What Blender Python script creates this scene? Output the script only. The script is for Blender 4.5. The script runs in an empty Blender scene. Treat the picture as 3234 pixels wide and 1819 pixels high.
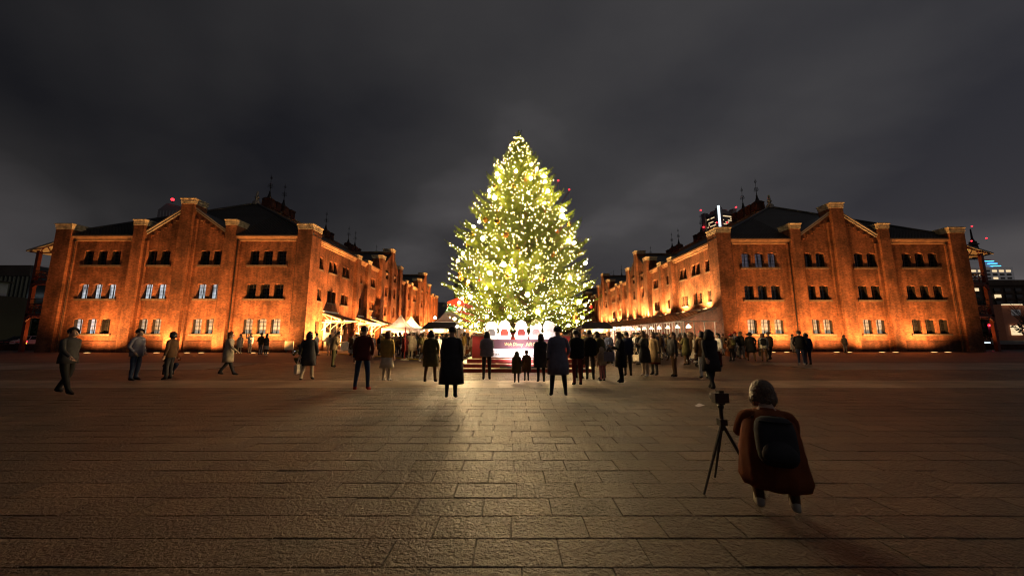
import bpy, bmesh, math, random
from mathutils import Vector, Matrix
R = math.radians
random.seed(11)
S = bpy.context.scene
COL = S.collection

# ------------------------------------------------------------------ camera, world, exposure
cam_d = bpy.data.cameras.new('camera'); cam = bpy.data.objects.new('camera', cam_d); COL.objects.link(cam)
cam.location = (0, 0, 1.5); cam.rotation_euler = (R(90 + 7.77), 0, 0)
cam_d.sensor_width = 36; cam_d.lens = 12.2; cam_d.clip_start = 0.05; cam_d.clip_end = 4000
S.camera = cam
S.view_settings.view_transform = 'Standard'; S.view_settings.look = 'None'
S.view_settings.exposure = 0.0; S.view_settings.gamma = 1; S.view_settings.use_curve_mapping = False
S.render.engine = 'CYCLES'
S.cycles.use_denoising = True; S.cycles.pixel_filter_type = 'BLACKMAN_HARRIS'; S.cycles.filter_width = 1.15
S.cycles.max_bounces = 5; S.cycles.diffuse_bounces = 2; S.cycles.glossy_bounces = 2
S.cycles.transmission_bounces = 3; S.cycles.transparent_max_bounces = 6
S.cycles.sample_clamp_indirect = 3.0
S.cycles.caustics_reflective = False; S.cycles.caustics_refractive = False
S.cycles.use_light_tree = True

def build_world():
    w = bpy.data.worlds.new('World'); S.world = w; w.use_nodes = True
    nt = w.node_tree; N = nt.nodes; L = nt.links; N.clear()
    out = N.new('ShaderNodeOutputWorld'); bg = N.new('ShaderNodeBackground')
    tc = N.new('ShaderNodeTexCoord'); sep = N.new('ShaderNodeSeparateXYZ')
    L.new(tc.outputs['Generated'], sep.inputs[0])
    def mt(op, a, b=None, cl=False):
        n = N.new('ShaderNodeMath'); n.operation = op; n.use_clamp = cl
        for i, v in enumerate((a, b)):
            if v is None: continue
            if isinstance(v, (int, float)): n.inputs[i].default_value = v
            else: L.new(v, n.inputs[i])
        return n.outputs[0]
    X, Y, Z = sep.outputs
    zz = mt('ADD', mt('MAXIMUM', Z, 0.0), 0.30)
    px, py = mt('DIVIDE', X, zz), mt('DIVIDE', Y, zz)
    # cloud deck drawn out along one wind direction
    a = R(130)
    u = mt('ADD', mt('MULTIPLY', px, math.cos(a)), mt('MULTIPLY', py, math.sin(a)))
    v = mt('SUBTRACT', mt('MULTIPLY', py, math.cos(a)), mt('MULTIPLY', px, math.sin(a)))
    cb = N.new('ShaderNodeCombineXYZ'); L.new(mt("MULTIPLY", u, 0.26), cb.inputs[0]); L.new(mt("MULTIPLY", v, 0.80), cb.inputs[1]); cb.inputs[2].default_value = 14.6
    n1 = N.new('ShaderNodeTexNoise'); n1.inputs['Scale'].default_value = 1.0; n1.inputs['Detail'].default_value = 3.5; n1.inputs['Roughness'].default_value = 0.45; n1.inputs['Distortion'].default_value = 0.25
    L.new(cb.outputs[0], n1.inputs['Vector'])
    ramp = N.new('ShaderNodeValToRGB'); e = ramp.color_ramp.elements
    e[0].position = 0.38; e[0].color = (0.0125, 0.0127, 0.0160, 1)
    e[1].position = 0.63; e[1].color = (0.088, 0.082, 0.085, 1)
    m = ramp.color_ramp.elements.new(0.5); m.color = (0.032, 0.0308, 0.0325, 1)
    cb2 = N.new('ShaderNodeCombineXYZ'); L.new(px, cb2.inputs[0]); L.new(mt('MULTIPLY', py, 1.3), cb2.inputs[1]); cb2.inputs[2].default_value = 2.2
    n2 = N.new('ShaderNodeTexNoise'); n2.inputs['Scale'].default_value = 1.1; n2.inputs['Detail'].default_value = 6; n2.inputs['Roughness'].default_value = .5; L.new(cb2.outputs[0], n2.inputs['Vector'])
    nm = N.new('ShaderNodeMix'); nm.inputs[0].default_value = .28; L.new(n1.outputs['Fac'], nm.inputs[2]); L.new(n2.outputs['Fac'], nm.inputs[3])
    L.new(nm.outputs[0], ramp.inputs[0])
    # town glow low over the horizon, a little stronger towards the city on the right
    gl = mt('POWER', mt('SUBTRACT', 1.0, mt('MAXIMUM', Z, 0.0), True), 7.0)
    side = mt('MULTIPLY_ADD', X, 0.35); side.node.inputs[2].default_value = 0.85
    gfac = mt('MULTIPLY', gl, mt("MULTIPLY", side, 0.62), True)
    mix = N.new('ShaderNodeMix'); mix.data_type = 'RGBA'
    L.new(gfac, mix.inputs[0]); L.new(ramp.outputs[0], mix.inputs[6]); mix.inputs[7].default_value = (0.062, 0.053, 0.052, 1)
    # the same air brighter on the right half of the sky
    br = N.new('ShaderNodeMix'); br.data_type = 'RGBA'; br.blend_type = 'MULTIPLY'; br.inputs[0].default_value = 1
    k = mt('MULTIPLY_ADD', X, 0.62); k.node.inputs[2].default_value = 1.0
    cmb = N.new('ShaderNodeCombineColor')
    for i in range(3): L.new(k, cmb.inputs[i])
    L.new(mix.outputs[2], br.inputs[6]); L.new(cmb.outputs[0], br.inputs[7])
    L.new(br.outputs[2], bg.inputs['Color']); bg.inputs['Strength'].default_value = 1.32
    L.new(bg.outputs[0], out.inputs[0])
build_world()
# what is left of daylight behind the overcast: almost nothing
sd = bpy.data.lights.new('sun', 'SUN'); sd.energy = 0.004; sd.angle = R(20); sd.color = (0.8, 0.85, 1)
so = bpy.data.objects.new('sun', sd); so.rotation_euler = (R(35), R(20), 0); COL.objects.link(so)

# ------------------------------------------------------------------ materials
def mat(name, col=(.5, .5, .5), rough=.6, metal=0., emit=None, es=0., spec=.5, noise=0., nscale=4., bump=0., bscale=30., alpha=1., trans=0., sampling='AUTO'):
    m = bpy.data.materials.new(name); m.use_nodes = True
    nt = m.node_tree; b = nt.nodes['Principled BSDF']
    b.inputs['Base Color'].default_value = (*col, 1); b.inputs['Roughness'].default_value = rough
    b.inputs['Metallic'].default_value = metal; b.inputs['Specular IOR Level'].default_value = spec
    b.inputs['Alpha'].default_value = alpha; b.inputs['Transmission Weight'].default_value = trans
    if emit: b.inputs['Emission Color'].default_value = (*emit, 1); b.inputs['Emission Strength'].default_value = es
    g = nt.nodes.new('ShaderNodeNewGeometry')
    if noise:
        n = nt.nodes.new('ShaderNodeTexNoise'); n.inputs['Scale'].default_value = nscale; n.inputs['Detail'].default_value = 5
        nt.links.new(g.outputs['Position'], n.inputs['Vector'])
        mr = nt.nodes.new('ShaderNodeMapRange'); mr.inputs[1].default_value = .3; mr.inputs[2].default_value = .7
        mr.inputs[3].default_value = 1 - noise; mr.inputs[4].default_value = 1 + noise
        nt.links.new(n.outputs['Fac'], mr.inputs[0])
        mx = nt.nodes.new('ShaderNodeVectorMath'); mx.operation = 'SCALE'; mx.inputs[0].default_value = col
        nt.links.new(mr.outputs[0], mx.inputs[3]); nt.links.new(mx.outputs[0], b.inputs['Base Color'])
    if bump:
        n = nt.nodes.new('ShaderNodeTexNoise'); n.inputs['Scale'].default_value = bscale; n.inputs['Detail'].default_value = 4
        nt.links.new(g.outputs['Position'], n.inputs['Vector'])
        bp = nt.nodes.new('ShaderNodeBump'); bp.inputs['Strength'].default_value = bump; bp.inputs['Distance'].default_value = .02
        nt.links.new(n.outputs['Fac'], bp.inputs['Height']); nt.links.new(bp.outputs[0], b.inputs['Normal'])
    try: m.cycles.emission_sampling = sampling
    except Exception: pass
    return m

def brick_mat(name, c1, c2, mortar):
    m = bpy.data.materials.new(name); m.use_nodes = True
    nt = m.node_tree; N = nt.nodes; L = nt.links; b = N['Principled BSDF']
    g = N.new('ShaderNodeNewGeometry'); sp = N.new('ShaderNodeSeparateXYZ'); L.new(g.outputs['Position'], sp.inputs[0])
    sn = N.new('ShaderNodeSeparateXYZ'); L.new(g.outputs['True Normal'], sn.inputs[0])
    ab = N.new('ShaderNodeMath'); ab.operation = 'ABSOLUTE'; L.new(sn.outputs[0], ab.inputs[0])
    gt = N.new('ShaderNodeMath'); gt.operation = 'GREATER_THAN'; gt.inputs[1].default_value = .6; L.new(ab.outputs[0], gt.inputs[0])
    mx = N.new('ShaderNodeMix'); L.new(gt.outputs[0], mx.inputs[0]); L.new(sp.outputs[0], mx.inputs[2]); L.new(sp.outputs[1], mx.inputs[3])
    cb = N.new('ShaderNodeCombineXYZ'); L.new(mx.outputs[0], cb.inputs[0]); L.new(sp.outputs[2], cb.inputs[1])
    bt = N.new('ShaderNodeTexBrick'); L.new(cb.outputs[0], bt.inputs['Vector'])
    bt.inputs['Scale'].default_value = 1; bt.inputs['Brick Width'].default_value = .23; bt.inputs['Row Height'].default_value = .075
    bt.inputs['Mortar Size'].default_value = .009; bt.inputs['Mortar Smooth'].default_value = .2; bt.inputs['Bias'].default_value = -.1
    bt.inputs['Color1'].default_value = (*c1, 1); bt.inputs['Color2'].default_value = (*c2, 1); bt.inputs['Mortar'].default_value = (*mortar, 1)
    def noise(sc, det, ro, vec=None):
        n = N.new('ShaderNodeTexNoise'); n.inputs['Scale'].default_value = sc; n.inputs['Detail'].default_value = det; n.inputs['Roughness'].default_value = ro
        L.new(vec or g.outputs['Position'], n.inputs['Vector']); return n.outputs['Fac']
    def rng(x, a, bb, c, d):
        n = N.new('ShaderNodeMapRange'); L.new(x, n.inputs[0])
        for i, v in enumerate((a, bb, c, d)): n.inputs[i + 1].default_value = v
        return n.outputs[0]
    def mul(x, y):
        n = N.new('ShaderNodeMath'); n.operation = 'MULTIPLY'; L.new(x, n.inputs[0]); L.new(y, n.inputs[1]); return n.outputs[0]
    soot = rng(noise(.55, 6, .62), .38, .66, .45, 1.2)           # old soot and repair patches
    mp0 = N.new('ShaderNodeMapping'); mp0.inputs['Scale'].default_value = (4.5, 4.5, 13); L.new(g.outputs['Position'], mp0.inputs[0])
    fine = rng(noise(1, 5, .75, mp0.outputs[0]), .34, .66, .50, 1.5)
    mp = N.new('ShaderNodeMapping'); mp.inputs['Scale'].default_value = (2.6, 2.6, .32); L.new(g.outputs['Position'], mp.inputs[0])
    streak = rng(noise(1, 4, .6, mp.outputs[0]), .34, .62, .62, 1.12)  # rain streaks
    k = mul(mul(soot, fine), streak)
    sc = N.new('ShaderNodeVectorMath'); sc.operation = 'SCALE'; L.new(bt.outputs['Color'], sc.inputs[0]); L.new(k, sc.inputs[3])
    L.new(sc.outputs[0], b.inputs['Base Color']); b.inputs['Roughness'].default_value = .82; b.inputs['Specular IOR Level'].default_value = .3
    hh = N.new('ShaderNodeMath'); hh.operation = 'MULTIPLY_ADD'; L.new(bt.outputs['Fac'], hh.inputs[0]); hh.inputs[1].default_value = -.6
    L.new(noise(7, 6, .75), hh.inputs[2])
    bp = N.new('ShaderNodeBump'); bp.inputs['Strength'].default_value = .85; bp.inputs['Distance'].default_value = .035
    L.new(hh.outputs[0], bp.inputs['Height']); L.new(bp.outputs[0], b.inputs['Normal'])
    return m

def stone_mat(name, col, rough, bump, bsc, var=.35):
    """split granite: per-slab tone from Object Info random / island, coarse pitted relief"""
    m = bpy.data.materials.new(name); m.use_nodes = True
    nt = m.node_tree; N = nt.nodes; L = nt.links; b = N['Principled BSDF']
    g = N.new('ShaderNodeNewGeometry'); oi = N.new('ShaderNodeObjectInfo')
    ad = N.new('ShaderNodeMath'); ad.operation = 'ADD'; L.new(g.outputs['Random Per Island'], ad.inputs[0]); L.new(oi.outputs['Random'], ad.inputs[1])
    fr = N.new('ShaderNodeMath'); fr.operation = 'FRACT'; L.new(ad.outputs[0], fr.inputs[0])
    mr = N.new('ShaderNodeMapRange'); mr.inputs[3].default_value = 1 - var; mr.inputs[4].default_value = 1 + var; L.new(fr.outputs[0], mr.inputs[0])
    n = N.new('ShaderNodeTexNoise'); n.inputs['Scale'].default_value = 60; n.inputs['Detail'].default_value = 3; L.new(g.outputs['Position'], n.inputs['Vector'])
    n3 = N.new('ShaderNodeTexNoise'); n3.inputs['Scale'].default_value = .5; n3.inputs['Detail'].default_value = 5; L.new(g.outputs['Position'], n3.inputs['Vector'])
    m2 = N.new('ShaderNodeMapRange'); m2.inputs[1].default_value = .3; m2.inputs[2].default_value = .7; m2.inputs[3].default_value = .7; m2.inputs[4].default_value = 1.3; L.new(n.outputs['Fac'], m2.inputs[0])
    m3 = N.new('ShaderNodeMapRange'); m3.inputs[1].default_value = .3; m3.inputs[2].default_value = .7; m3.inputs[3].default_value = .55; m3.inputs[4].default_value = 1.25; L.new(n3.outputs['Fac'], m3.inputs[0])
    mm = N.new('ShaderNodeMath'); mm.operation = 'MULTIPLY'; L.new(mr.outputs[0], mm.inputs[0]); L.new(m2.outputs[0], mm.inputs[1])
    mm2 = N.new('ShaderNodeMath'); mm2.operation = 'MULTIPLY'; L.new(mm.outputs[0], mm2.inputs[0]); L.new(m3.outputs[0], mm2.inputs[1])
    sc = N.new('ShaderNodeVectorMath'); sc.operation = 'SCALE'; sc.inputs[0].default_value = col; L.new(mm2.outputs[0], sc.inputs[3]); L.new(sc.outputs[0], b.inputs['Base Color'])
    b.inputs['Roughness'].default_value = rough; b.inputs['Specular IOR Level'].default_value = .5
    h = N.new('ShaderNodeTexNoise'); h.inputs['Scale'].default_value = bsc; h.inputs['Detail'].default_value = 4; h.inputs['Roughness'].default_value = .68; L.new(g.outputs['Position'], h.inputs['Vector'])
    bp = N.new('ShaderNodeBump'); bp.inputs['Strength'].default_value = bump; bp.inputs['Distance'].default_value = .05
    L.new(h.outputs['Fac'], bp.inputs['Height']); L.new(bp.outputs[0], b.inputs['Normal'])
    return m

def curtain_mat(name, col, es):
    """a lit room seen through a curtain hanging in folds"""
    m = bpy.data.materials.new(name); m.use_nodes = True
    nt = m.node_tree; N = nt.nodes; L = nt.links; b = N['Principled BSDF']
    g = N.new('ShaderNodeNewGeometry'); mp = N.new('ShaderNodeMapping'); mp.inputs['Scale'].default_value = (7, 7, .8); L.new(g.outputs['Position'], mp.inputs[0])
    n = N.new('ShaderNodeTexNoise'); n.inputs['Scale'].default_value = 1; n.inputs['Detail'].default_value = 3; L.new(mp.outputs[0], n.inputs['Vector'])
    mr = N.new('ShaderNodeMapRange'); mr.inputs[1].default_value = .36; mr.inputs[2].default_value = .62; mr.inputs[3].default_value = .12; mr.inputs[4].default_value = 1.; L.new(n.outputs['Fac'], mr.inputs[0])
    mu = N.new('ShaderNodeMath'); mu.operation = 'MULTIPLY'; mu.inputs[1].default_value = es; L.new(mr.outputs[0], mu.inputs[0])
    b.inputs['Base Color'].default_value = (.1, .1, .1, 1); b.inputs['Emission Color'].default_value = (*col, 1); b.inputs['Roughness'].default_value = .15
    L.new(mu.outputs[0], b.inputs['Emission Strength'])
    try: m.cycles.emission_sampling = 'NONE'
    except Exception: pass
    return m

M = {}
M['brick'] = brick_mat('red brick', (.30, .095, .042), (.21, .060, .028), (.20, .13, .085))
M['brickd'] = brick_mat('dark brick', (.15, .045, .025), (.10, .032, .02), (.09, .06, .045))  # same brick pattern in a darker tone
M['capstone'] = mat('cap stone', (.42, .36, .26), .8, noise=.45, nscale=3, bump=.5, bscale=12)
M['sillstone'] = mat('sill stone', (.12, .08, .06), .8, noise=.3)
M['cornice'] = mat('moulded cornice', (.34, .20, .12), .7, noise=.3, nscale=2)
M['roof'] = mat('roof tile', (.030, .028, .027), .45, noise=.35, nscale=5, bump=.6, bscale=14)
M['ridge'] = mat('ridge coping', (.13, .085, .06), .7, noise=.3)
M['lead'] = mat('zinc flashing', (.30, .27, .23), .5, .3)
M['iron'] = mat('black iron', (.018, .016, .015), .5, .4)
M['frame'] = mat('window steel', (.02, .018, .017), .5)
M['shutter'] = mat('iron shutter', (.014, .010, .008), .6, noise=.3)
M['glass'] = mat('dark glass', (.012, .012, .014), .06, spec=.7)
M['lit_white'] = curtain_mat('lit curtain white', (.88, .94, 1.0), .8)
M['lit_warm'] = curtain_mat('lit room warm', (1.0, .80, .55), .5)
M['lit_blue'] = curtain_mat('lit room violet', (.50, .46, .62), .10)
M['redsteel'] = mat('oxide red steel', (.16, .030, .018), .5, noise=.25, nscale=3)
M['cream'] = mat('cream painted steel', (.66, .58, .44), .5, noise=.12)
M['white'] = mat('white paint', (.75, .73, .70), .6, noise=.08)
M['offwhite'] = mat('tent canvas', (.72, .66, .58), .8, noise=.08, nscale=1.2)
def canvas_mat(name, col):
    m = mat(name, col, .8, noise=.08, nscale=1.2); nt = m.node_tree; o = nt.nodes['Material Output']; b = nt.nodes['Principled BSDF']
    t = nt.nodes.new('ShaderNodeBsdfTranslucent'); t.inputs['Color'].default_value = (*col, 1); x = nt.nodes.new('ShaderNodeMixShader'); x.inputs[0].default_value = .5
    nt.links.new(b.outputs[0], x.inputs[1]); nt.links.new(t.outputs[0], x.inputs[2]); nt.links.new(x.outputs[0], o.inputs['Surface']); return m
M['offwhite'] = canvas_mat('tent canvas', (.72, .64, .54))
M['wood'] = mat('stall plank', (.26, .13, .06), .7, noise=.4, nscale=6)
M['woodd'] = mat('dark plank', (.07, .045, .03), .7, noise=.3)
M['felt'] = mat('dark roofing', (.05, .04, .036), .7, noise=.25)
M['concrete'] = mat('concrete', (.24, .215, .185), .85, noise=.2, bump=.3)
M['asphalt'] = stone_mat('dark asphalt', (.055, .047, .042), .62, .6, 40, 0)
M['granite'] = stone_mat('split granite', (.082, .052, .031), .48, 1.0, 30, .34)
M['flag'] = stone_mat('sawn granite flag', (.20, .150, .105), .50, .25, 50, .16)
M['pale'] = stone_mat('pale paving flag', (.17, .15, .125), .6, .25, 30, .2)
M['brickpave'] = stone_mat('red brown pavement', (.10, .055, .040), .6, .4, 30, .1)
M['joint'] = mat('joint sand', (.022, .018, .015), .95)
M['red'] = mat('red panel', (.33, .035, .03), .45, noise=.1)
M['redlit'] = mat('red shed cladding', (.42, .06, .045), .6, noise=.12)
M['treadwood'] = mat('pale step tread', (.62, .50, .36), .6, noise=.15)
M['signblack'] = mat('sign dark plum', (.075, .035, .045), .4, noise=.15, nscale=3)
M['gold'] = mat('gold lettering', (.75, .48, .20), .35, .6, emit=(1, .68, .36), es=.4)
M['ink'] = mat('dark ink', (.03, .025, .03), .6)
M['paper'] = mat('white board', (.80, .76, .76), .55)
M['bark'] = mat('fir bark', (.14, .085, .05), .9, noise=.4, nscale=8, bump=.7, bscale=18)
M['needle'] = mat('fir needles', (.082, .110, .008), .75, noise=.5, nscale=2.2, spec=.15)
M['leafd'] = mat('dark leaves', (.035, .05, .02), .6, noise=.4, nscale=3)
M['bulb'] = mat('fairy bulb', (1, .9, .6), .4, emit=(1.0, .68, .26), es=130)
M['globe'] = mat('bright globe', (1, .95, .85), .4, emit=(1.0, .69, .34), es=700)
M['wire'] = mat('green wire', (.02, .03, .012), .6)
M['bauble_gold'] = mat('gold bauble', (.80, .52, .10), .22, .85)
M['bauble_amber'] = mat('amber bauble', (.50, .22, .04), .22, .7)
M['bauble_red'] = mat('red bauble', (.50, .03, .02), .2, .5)
M['uplens'] = mat('uplight lens', (1, .8, .5), .4, emit=(1.0, .58, .20), es=2.4, sampling='NONE')
M['lampshade'] = mat('glowing lampshade', (1, .9, .7), .5, emit=(1.0, .76, .46), es=9)
M['warmbulb'] = mat('warm bulb', (1, .9, .7), .5, emit=(1.0, .74, .44), es=30)
M['coolbulb'] = mat('cool floodlight', (1, 1, 1), .5, emit=(.85, .92, 1.0), es=40)
M['redlamp'] = mat('red beacon', (1, .1, .1), .4, emit=(1.0, .03, .045), es=3, sampling='NONE')
M['bluelamp'] = mat('blue light strip', (.1, .4, 1), .4, emit=(.06, .45, 1.0), es=3.2, sampling='NONE')
M['whitestrip'] = mat('white light strip', (1, 1, 1), .4, emit=(.80, .92, 1.0), es=1.6, sampling='NONE')
M['yellowlamp'] = mat('yellow beacon', (1, .8, .1), .4, emit=(1, .75, .05), es=1.6, sampling='NONE')
M['winlit'] = mat('lit office window', (1, .8, .5), .4, emit=(1.0, .74, .42), es=1.0, sampling='NONE')
M['windim'] = mat('dim office window', (.03, .03, .03), .3)
M['twr'] = mat('tower cladding', (.28, .25, .26), .7, noise=.1, nscale=.02)
M['twrd'] = mat('tower glazing', (.03, .03, .035), .3)
M['hotel'] = mat('hotel cladding', (.5, .47, .48), .7, noise=.1, nscale=.05, emit=(.5, .47, .48), es=.10, sampling='NONE')  # cladding itself glows weakly: night lighting put into the material, no lamp
M['citydark'] = mat('dark concrete block', (.11, .085, .065), .8, noise=.2, nscale=.2)
M['mall'] = mat('red brown mall wall', (.33, .12, .07), .8, noise=.2, emit=(.33, .12, .07), es=.05, sampling='NONE')  # faint emission in the wall's own colour stands in for light on it
M['fin'] = mat('pale vertical fin', (.40, .40, .28), .6)
M['glasstower'] = mat('tower curtain wall', (.03, .035, .035), .25)
M['rubber'] = mat('tyre rubber', (.02, .02, .02), .8)
M['carwhite'] = mat('white car paint', (.62, .60, .62), .25, spec=.6)
M['cardark'] = mat('dark car paint', (.03, .03, .035), .25, spec=.6)
M['yellow'] = mat('yellow cable cover', (.62, .45, .03), .5)
M['postred'] = mat('red post', (.5, .06, .04), .5)
M['blackcloth'] = mat('black plastic', (.02, .02, .022), .5)
M['verglass'] = mat('veranda glass', (.9, .95, .95), .03, alpha=.16, spec=.6)
M['verroof'] = mat('smoked roof glazing', (.26, .20, .15), .28, noise=.2, nscale=1.5)
M['screen'] = mat('phone screen', (.3, .4, .6), .2, emit=(.55, .70, 1.0), es=4, sampling='NONE')
CLOTH = {}
def cloth(name, col):
    if name not in CLOTH: CLOTH[name] = mat(name + ' cloth', col, .85, noise=.18, nscale=9, spec=.2)
    return CLOTH[name]
for n_, c_ in dict(black=(.016, .015, .016), charcoal=(.045, .042, .045), navy=(.022, .028, .06), grey=(.17, .165, .17), slate=(.20, .19, .24),
                   brown=(.11, .058, .03), tan=(.32, .22, .12), cream=(.55, .48, .38), white=(.70, .68, .66), olive=(.085, .075, .03), mustard=(.36, .23, .06),
                   rust=(.19, .050, .015), maroon=(.12, .022, .02), red=(.42, .04, .03), pink=(.5, .20, .20), denim=(.05, .07, .12), beige=(.42, .34, .25)).items(): cloth(n_, c_)
M['skin'] = mat('skin', (.50, .30, .20), .55)
M['hair_black'] = mat('black hair', (.016, .012, .010), .45, bump=.6, bscale=55); M['hair_brown'] = mat('brown hair', (.11, .045, .018), .45, noise=.3, nscale=40, bump=.6, bscale=55)
M['hair_fair'] = mat('fair hair', (.15, .09, .05), .5, noise=.5, nscale=45, bump=.9, bscale=55)

# ------------------------------------------------------------------ helpers
def link(o): COL.objects.link(o); return o
def tag(o, label=None, cat=None, group=None, kind=None):
    if label: o['label'] = label
    if cat: o['category'] = cat
    if group: o['group'] = group
    if kind: o['kind'] = kind
    return o
def thing(name, label, cat, loc=(0, 0, 0), rz=0, group=None):
    o = bpy.data.objects.new(name, None); link(o); o.empty_display_size = .3
    o.location = loc; o.rotation_euler = (0, 0, rz); return tag(o, label, cat, group)
class MB:
    def __init__(s): s.v = []; s.f = []; s.m = []
    def quad(s, a, b, c, d, m=0): n = len(s.v); s.v += [a, b, c, d]; s.f.append((n, n+1, n+2, n+3)); s.m.append(m)
    def poly(s, pts, m=0): n = len(s.v); s.v += list(pts); s.f.append(tuple(range(n, n+len(pts)))); s.m.append(m)
    def box(s, x0, x1, y0, y1, z0, z1, m=0, T=None):
        n = len(s.v); P = [(x0,y0,z0),(x1,y0,z0),(x1,y1,z0),(x0,y1,z0),(x0,y0,z1),(x1,y0,z1),(x1,y1,z1),(x0,y1,z1)]
        if T: P = [T(*p) for p in P]
        s.v += P
        for q in ((3,2,1,0),(4,5,6,7),(0,1,5,4),(1,2,6,5),(2,3,7,6),(3,0,4,7)): s.f.append(tuple(n+i for i in q)); s.m.append(m)
    def frustum(s, x0, x1, y0, y1, z0, X0, X1, Y0, Y1, z1, m=0):
        n = len(s.v); s.v += [(x0,y0,z0),(x1,y0,z0),(x1,y1,z0),(x0,y1,z0),(X0,Y0,z1),(X1,Y0,z1),(X1,Y1,z1),(X0,Y1,z1)]
        for q in ((3,2,1,0),(4,5,6,7),(0,1,5,4),(1,2,6,5),(2,3,7,6),(3,0,4,7)): s.f.append(tuple(n+i for i in q)); s.m.append(m)
    def tube(s, p, q, r, r2=None, n=6, m=0, cap=True):
        p = Vector(p); q = Vector(q); d = (q-p)
        if d.length < 1e-6: return
        d.normalize(); a = d.orthogonal().normalized(); b = d.cross(a); r2 = r if r2 is None else r2; k = len(s.v)
        for c, rr in ((p, r), (q, r2)):
            for i in range(n):
                t = 2*math.pi*i/n; s.v.append(tuple(c + (a*math.cos(t)+b*math.sin(t))*rr))
        for i in range(n): j = (i+1) % n; s.f.append((k+i, k+j, k+n+j, k+n+i)); s.m.append(m)
        if cap: s.f.append(tuple(k+i for i in reversed(range(n)))); s.f.append(tuple(k+n+i for i in range(n))); s.m += [m, m]
    def lathe(s, prof, n=8, c=(0, 0), m=0, ax=(1, 1), off=0.):
        """prof: list of (r, z)"""
        k = len(s.v)
        for r, z in prof:
            for i in range(n):
                t = 2*math.pi*i/n + off; s.v.append((c[0]+r*math.cos(t)*ax[0], c[1]+r*math.sin(t)*ax[1], z))
        for j in range(len(prof)-1):
            for i in range(n): q = (i+1) % n; s.f.append((k+j*n+i, k+j*n+q, k+(j+1)*n+q, k+(j+1)*n+i)); s.m.append(m)
        s.f.append(tuple(k+i for i in reversed(range(n)))); s.f.append(tuple(k+(len(prof)-1)*n+i for i in range(n))); s.m += [m, m]
    def ball(s, c, r, n=8, rings=5, m=0, sc=(1, 1, 1)):
        k = len(s.v); s.v.append((c[0], c[1], c[2]-r*sc[2]))
        for j in range(1, rings):
            ph = -math.pi/2 + math.pi*j/rings
            for i in range(n):
                t = 2*math.pi*i/n; s.v.append((c[0]+r*math.cos(ph)*math.cos(t)*sc[0], c[1]+r*math.cos(ph)*math.sin(t)*sc[1], c[2]+r*math.sin(ph)*sc[2]))
        s.v.append((c[0], c[1], c[2]+r*sc[2])); top = len(s.v)-1
        for i in range(n):
            q = (i+1) % n; s.f.append((k, k+1+q, k+1+i)); s.m.append(m)
            s.f.append((top, top-n+i, top-n+q)); s.m.append(m)
            for j in range(rings-2): s.f.append((k+1+j*n+i, k+1+j*n+q, k+1+(j+1)*n+q, k+1+(j+1)*n+i)); s.m.append(m)
    def mesh(s, name, mats, smooth=False):
        me = bpy.data.meshes.new(name); me.from_pydata([tuple(p) for p in s.v], [], s.f)
        for x in (mats if isinstance(mats, (list, tuple)) else [mats]): me.materials.append(x)
        if any(s.m): me.polygons.foreach_set('material_index', s.m)
        if smooth: me.polygons.foreach_set('use_smooth', [True]*len(s.f))
        me.update(); return me
    def build(s, name, mats, parent=None, smooth=False, loc=None):
        o = link(bpy.data.objects.new(name, s.mesh(name, mats, smooth)))
        if parent is not None: o.parent = parent
        if loc is not None: o.location = loc
        return o
def inst(name, me, parent=None, loc=(0, 0, 0), rz=0, scale=None):
    o = link(bpy.data.objects.new(name, me)); o.parent = parent; o.location = loc; o.rotation_euler = (0, 0, rz)
    if scale: o.scale = scale
    return o
def spot(parent, loc, aim, power, col, size=R(90), blend=.8, rad=.12):
    d = bpy.data.lights.new('lamp', 'SPOT'); d.energy = power; d.color = col; d.spot_size = size; d.spot_blend = blend; d.shadow_soft_size = rad
    o = link(bpy.data.objects.new('lamp', d)); o.location = loc
    v = Vector(aim) - Vector(loc); o.rotation_euler = v.to_track_quat('-Z', 'Y').to_euler()
    if parent is not None: o.parent = parent; o.matrix_parent_inverse = Matrix.Translation(parent.location).inverted()
    return o
def point(parent, loc, power, col, rad=.1):
    d = bpy.data.lights.new('lamp', 'POINT'); d.energy = power; d.color = col; d.shadow_soft_size = rad
    o = link(bpy.data.objects.new('lamp', d)); o.location = loc
    if parent is not None: o.parent = parent; o.matrix_parent_inverse = Matrix.Translation(parent.location).inverted()
    return o

# ------------------------------------------------------------------ ground
b = MB(); b.quad((-1500, -60, -.02), (1500, -60, -.02), (1500, 2500, -.02), (-1500, 2500, -.02)); tag(b.build('ground', M['asphalt']), kind='structure')
b = MB(); b.quad((-60, -6, -.006), (60, -6, -.006), (60, 31.9, -.006), (-60, 31.9, -.006))
plaza = tag(b.build('plaza', M['joint']), kind='structure')
def slab(x0, x1, y0, y1, t, mb, tilt=.0, bev=.004):
    h = [t + random.uniform(-tilt, tilt) for _ in range(4)]
    x0 += .0028; x1 -= .0028; y0 += .0032; y1 -= .0032; i = bev; n = len(mb.v)
    mb.v += [(x0,y0,-.005),(x1,y0,-.005),(x1,y1,-.005),(x0,y1,-.005),
             (x0,y0,h[0]-bev),(x1,y0,h[1]-bev),(x1,y1,h[2]-bev),(x0,y1,h[3]-bev),
             (x0+i,y0+i,h[0]),(x1-i,y0+i,h[1]),(x1-i,y1-i,h[2]),(x0+i,y1-i,h[3])]
    for q in ((0,1,5,4),(1,2,6,5),(2,3,7,6),(3,0,4,7),(4,5,9,8),(5,6,10,9),(6,7,11,10),(7,4,8,11),(8,9,10,11)): mb.f.append(tuple(n+k for k in q)); mb.m.append(0)
pd, pw = .325, .59
rows = []
y = .2; r = 0
slabs = []
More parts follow.
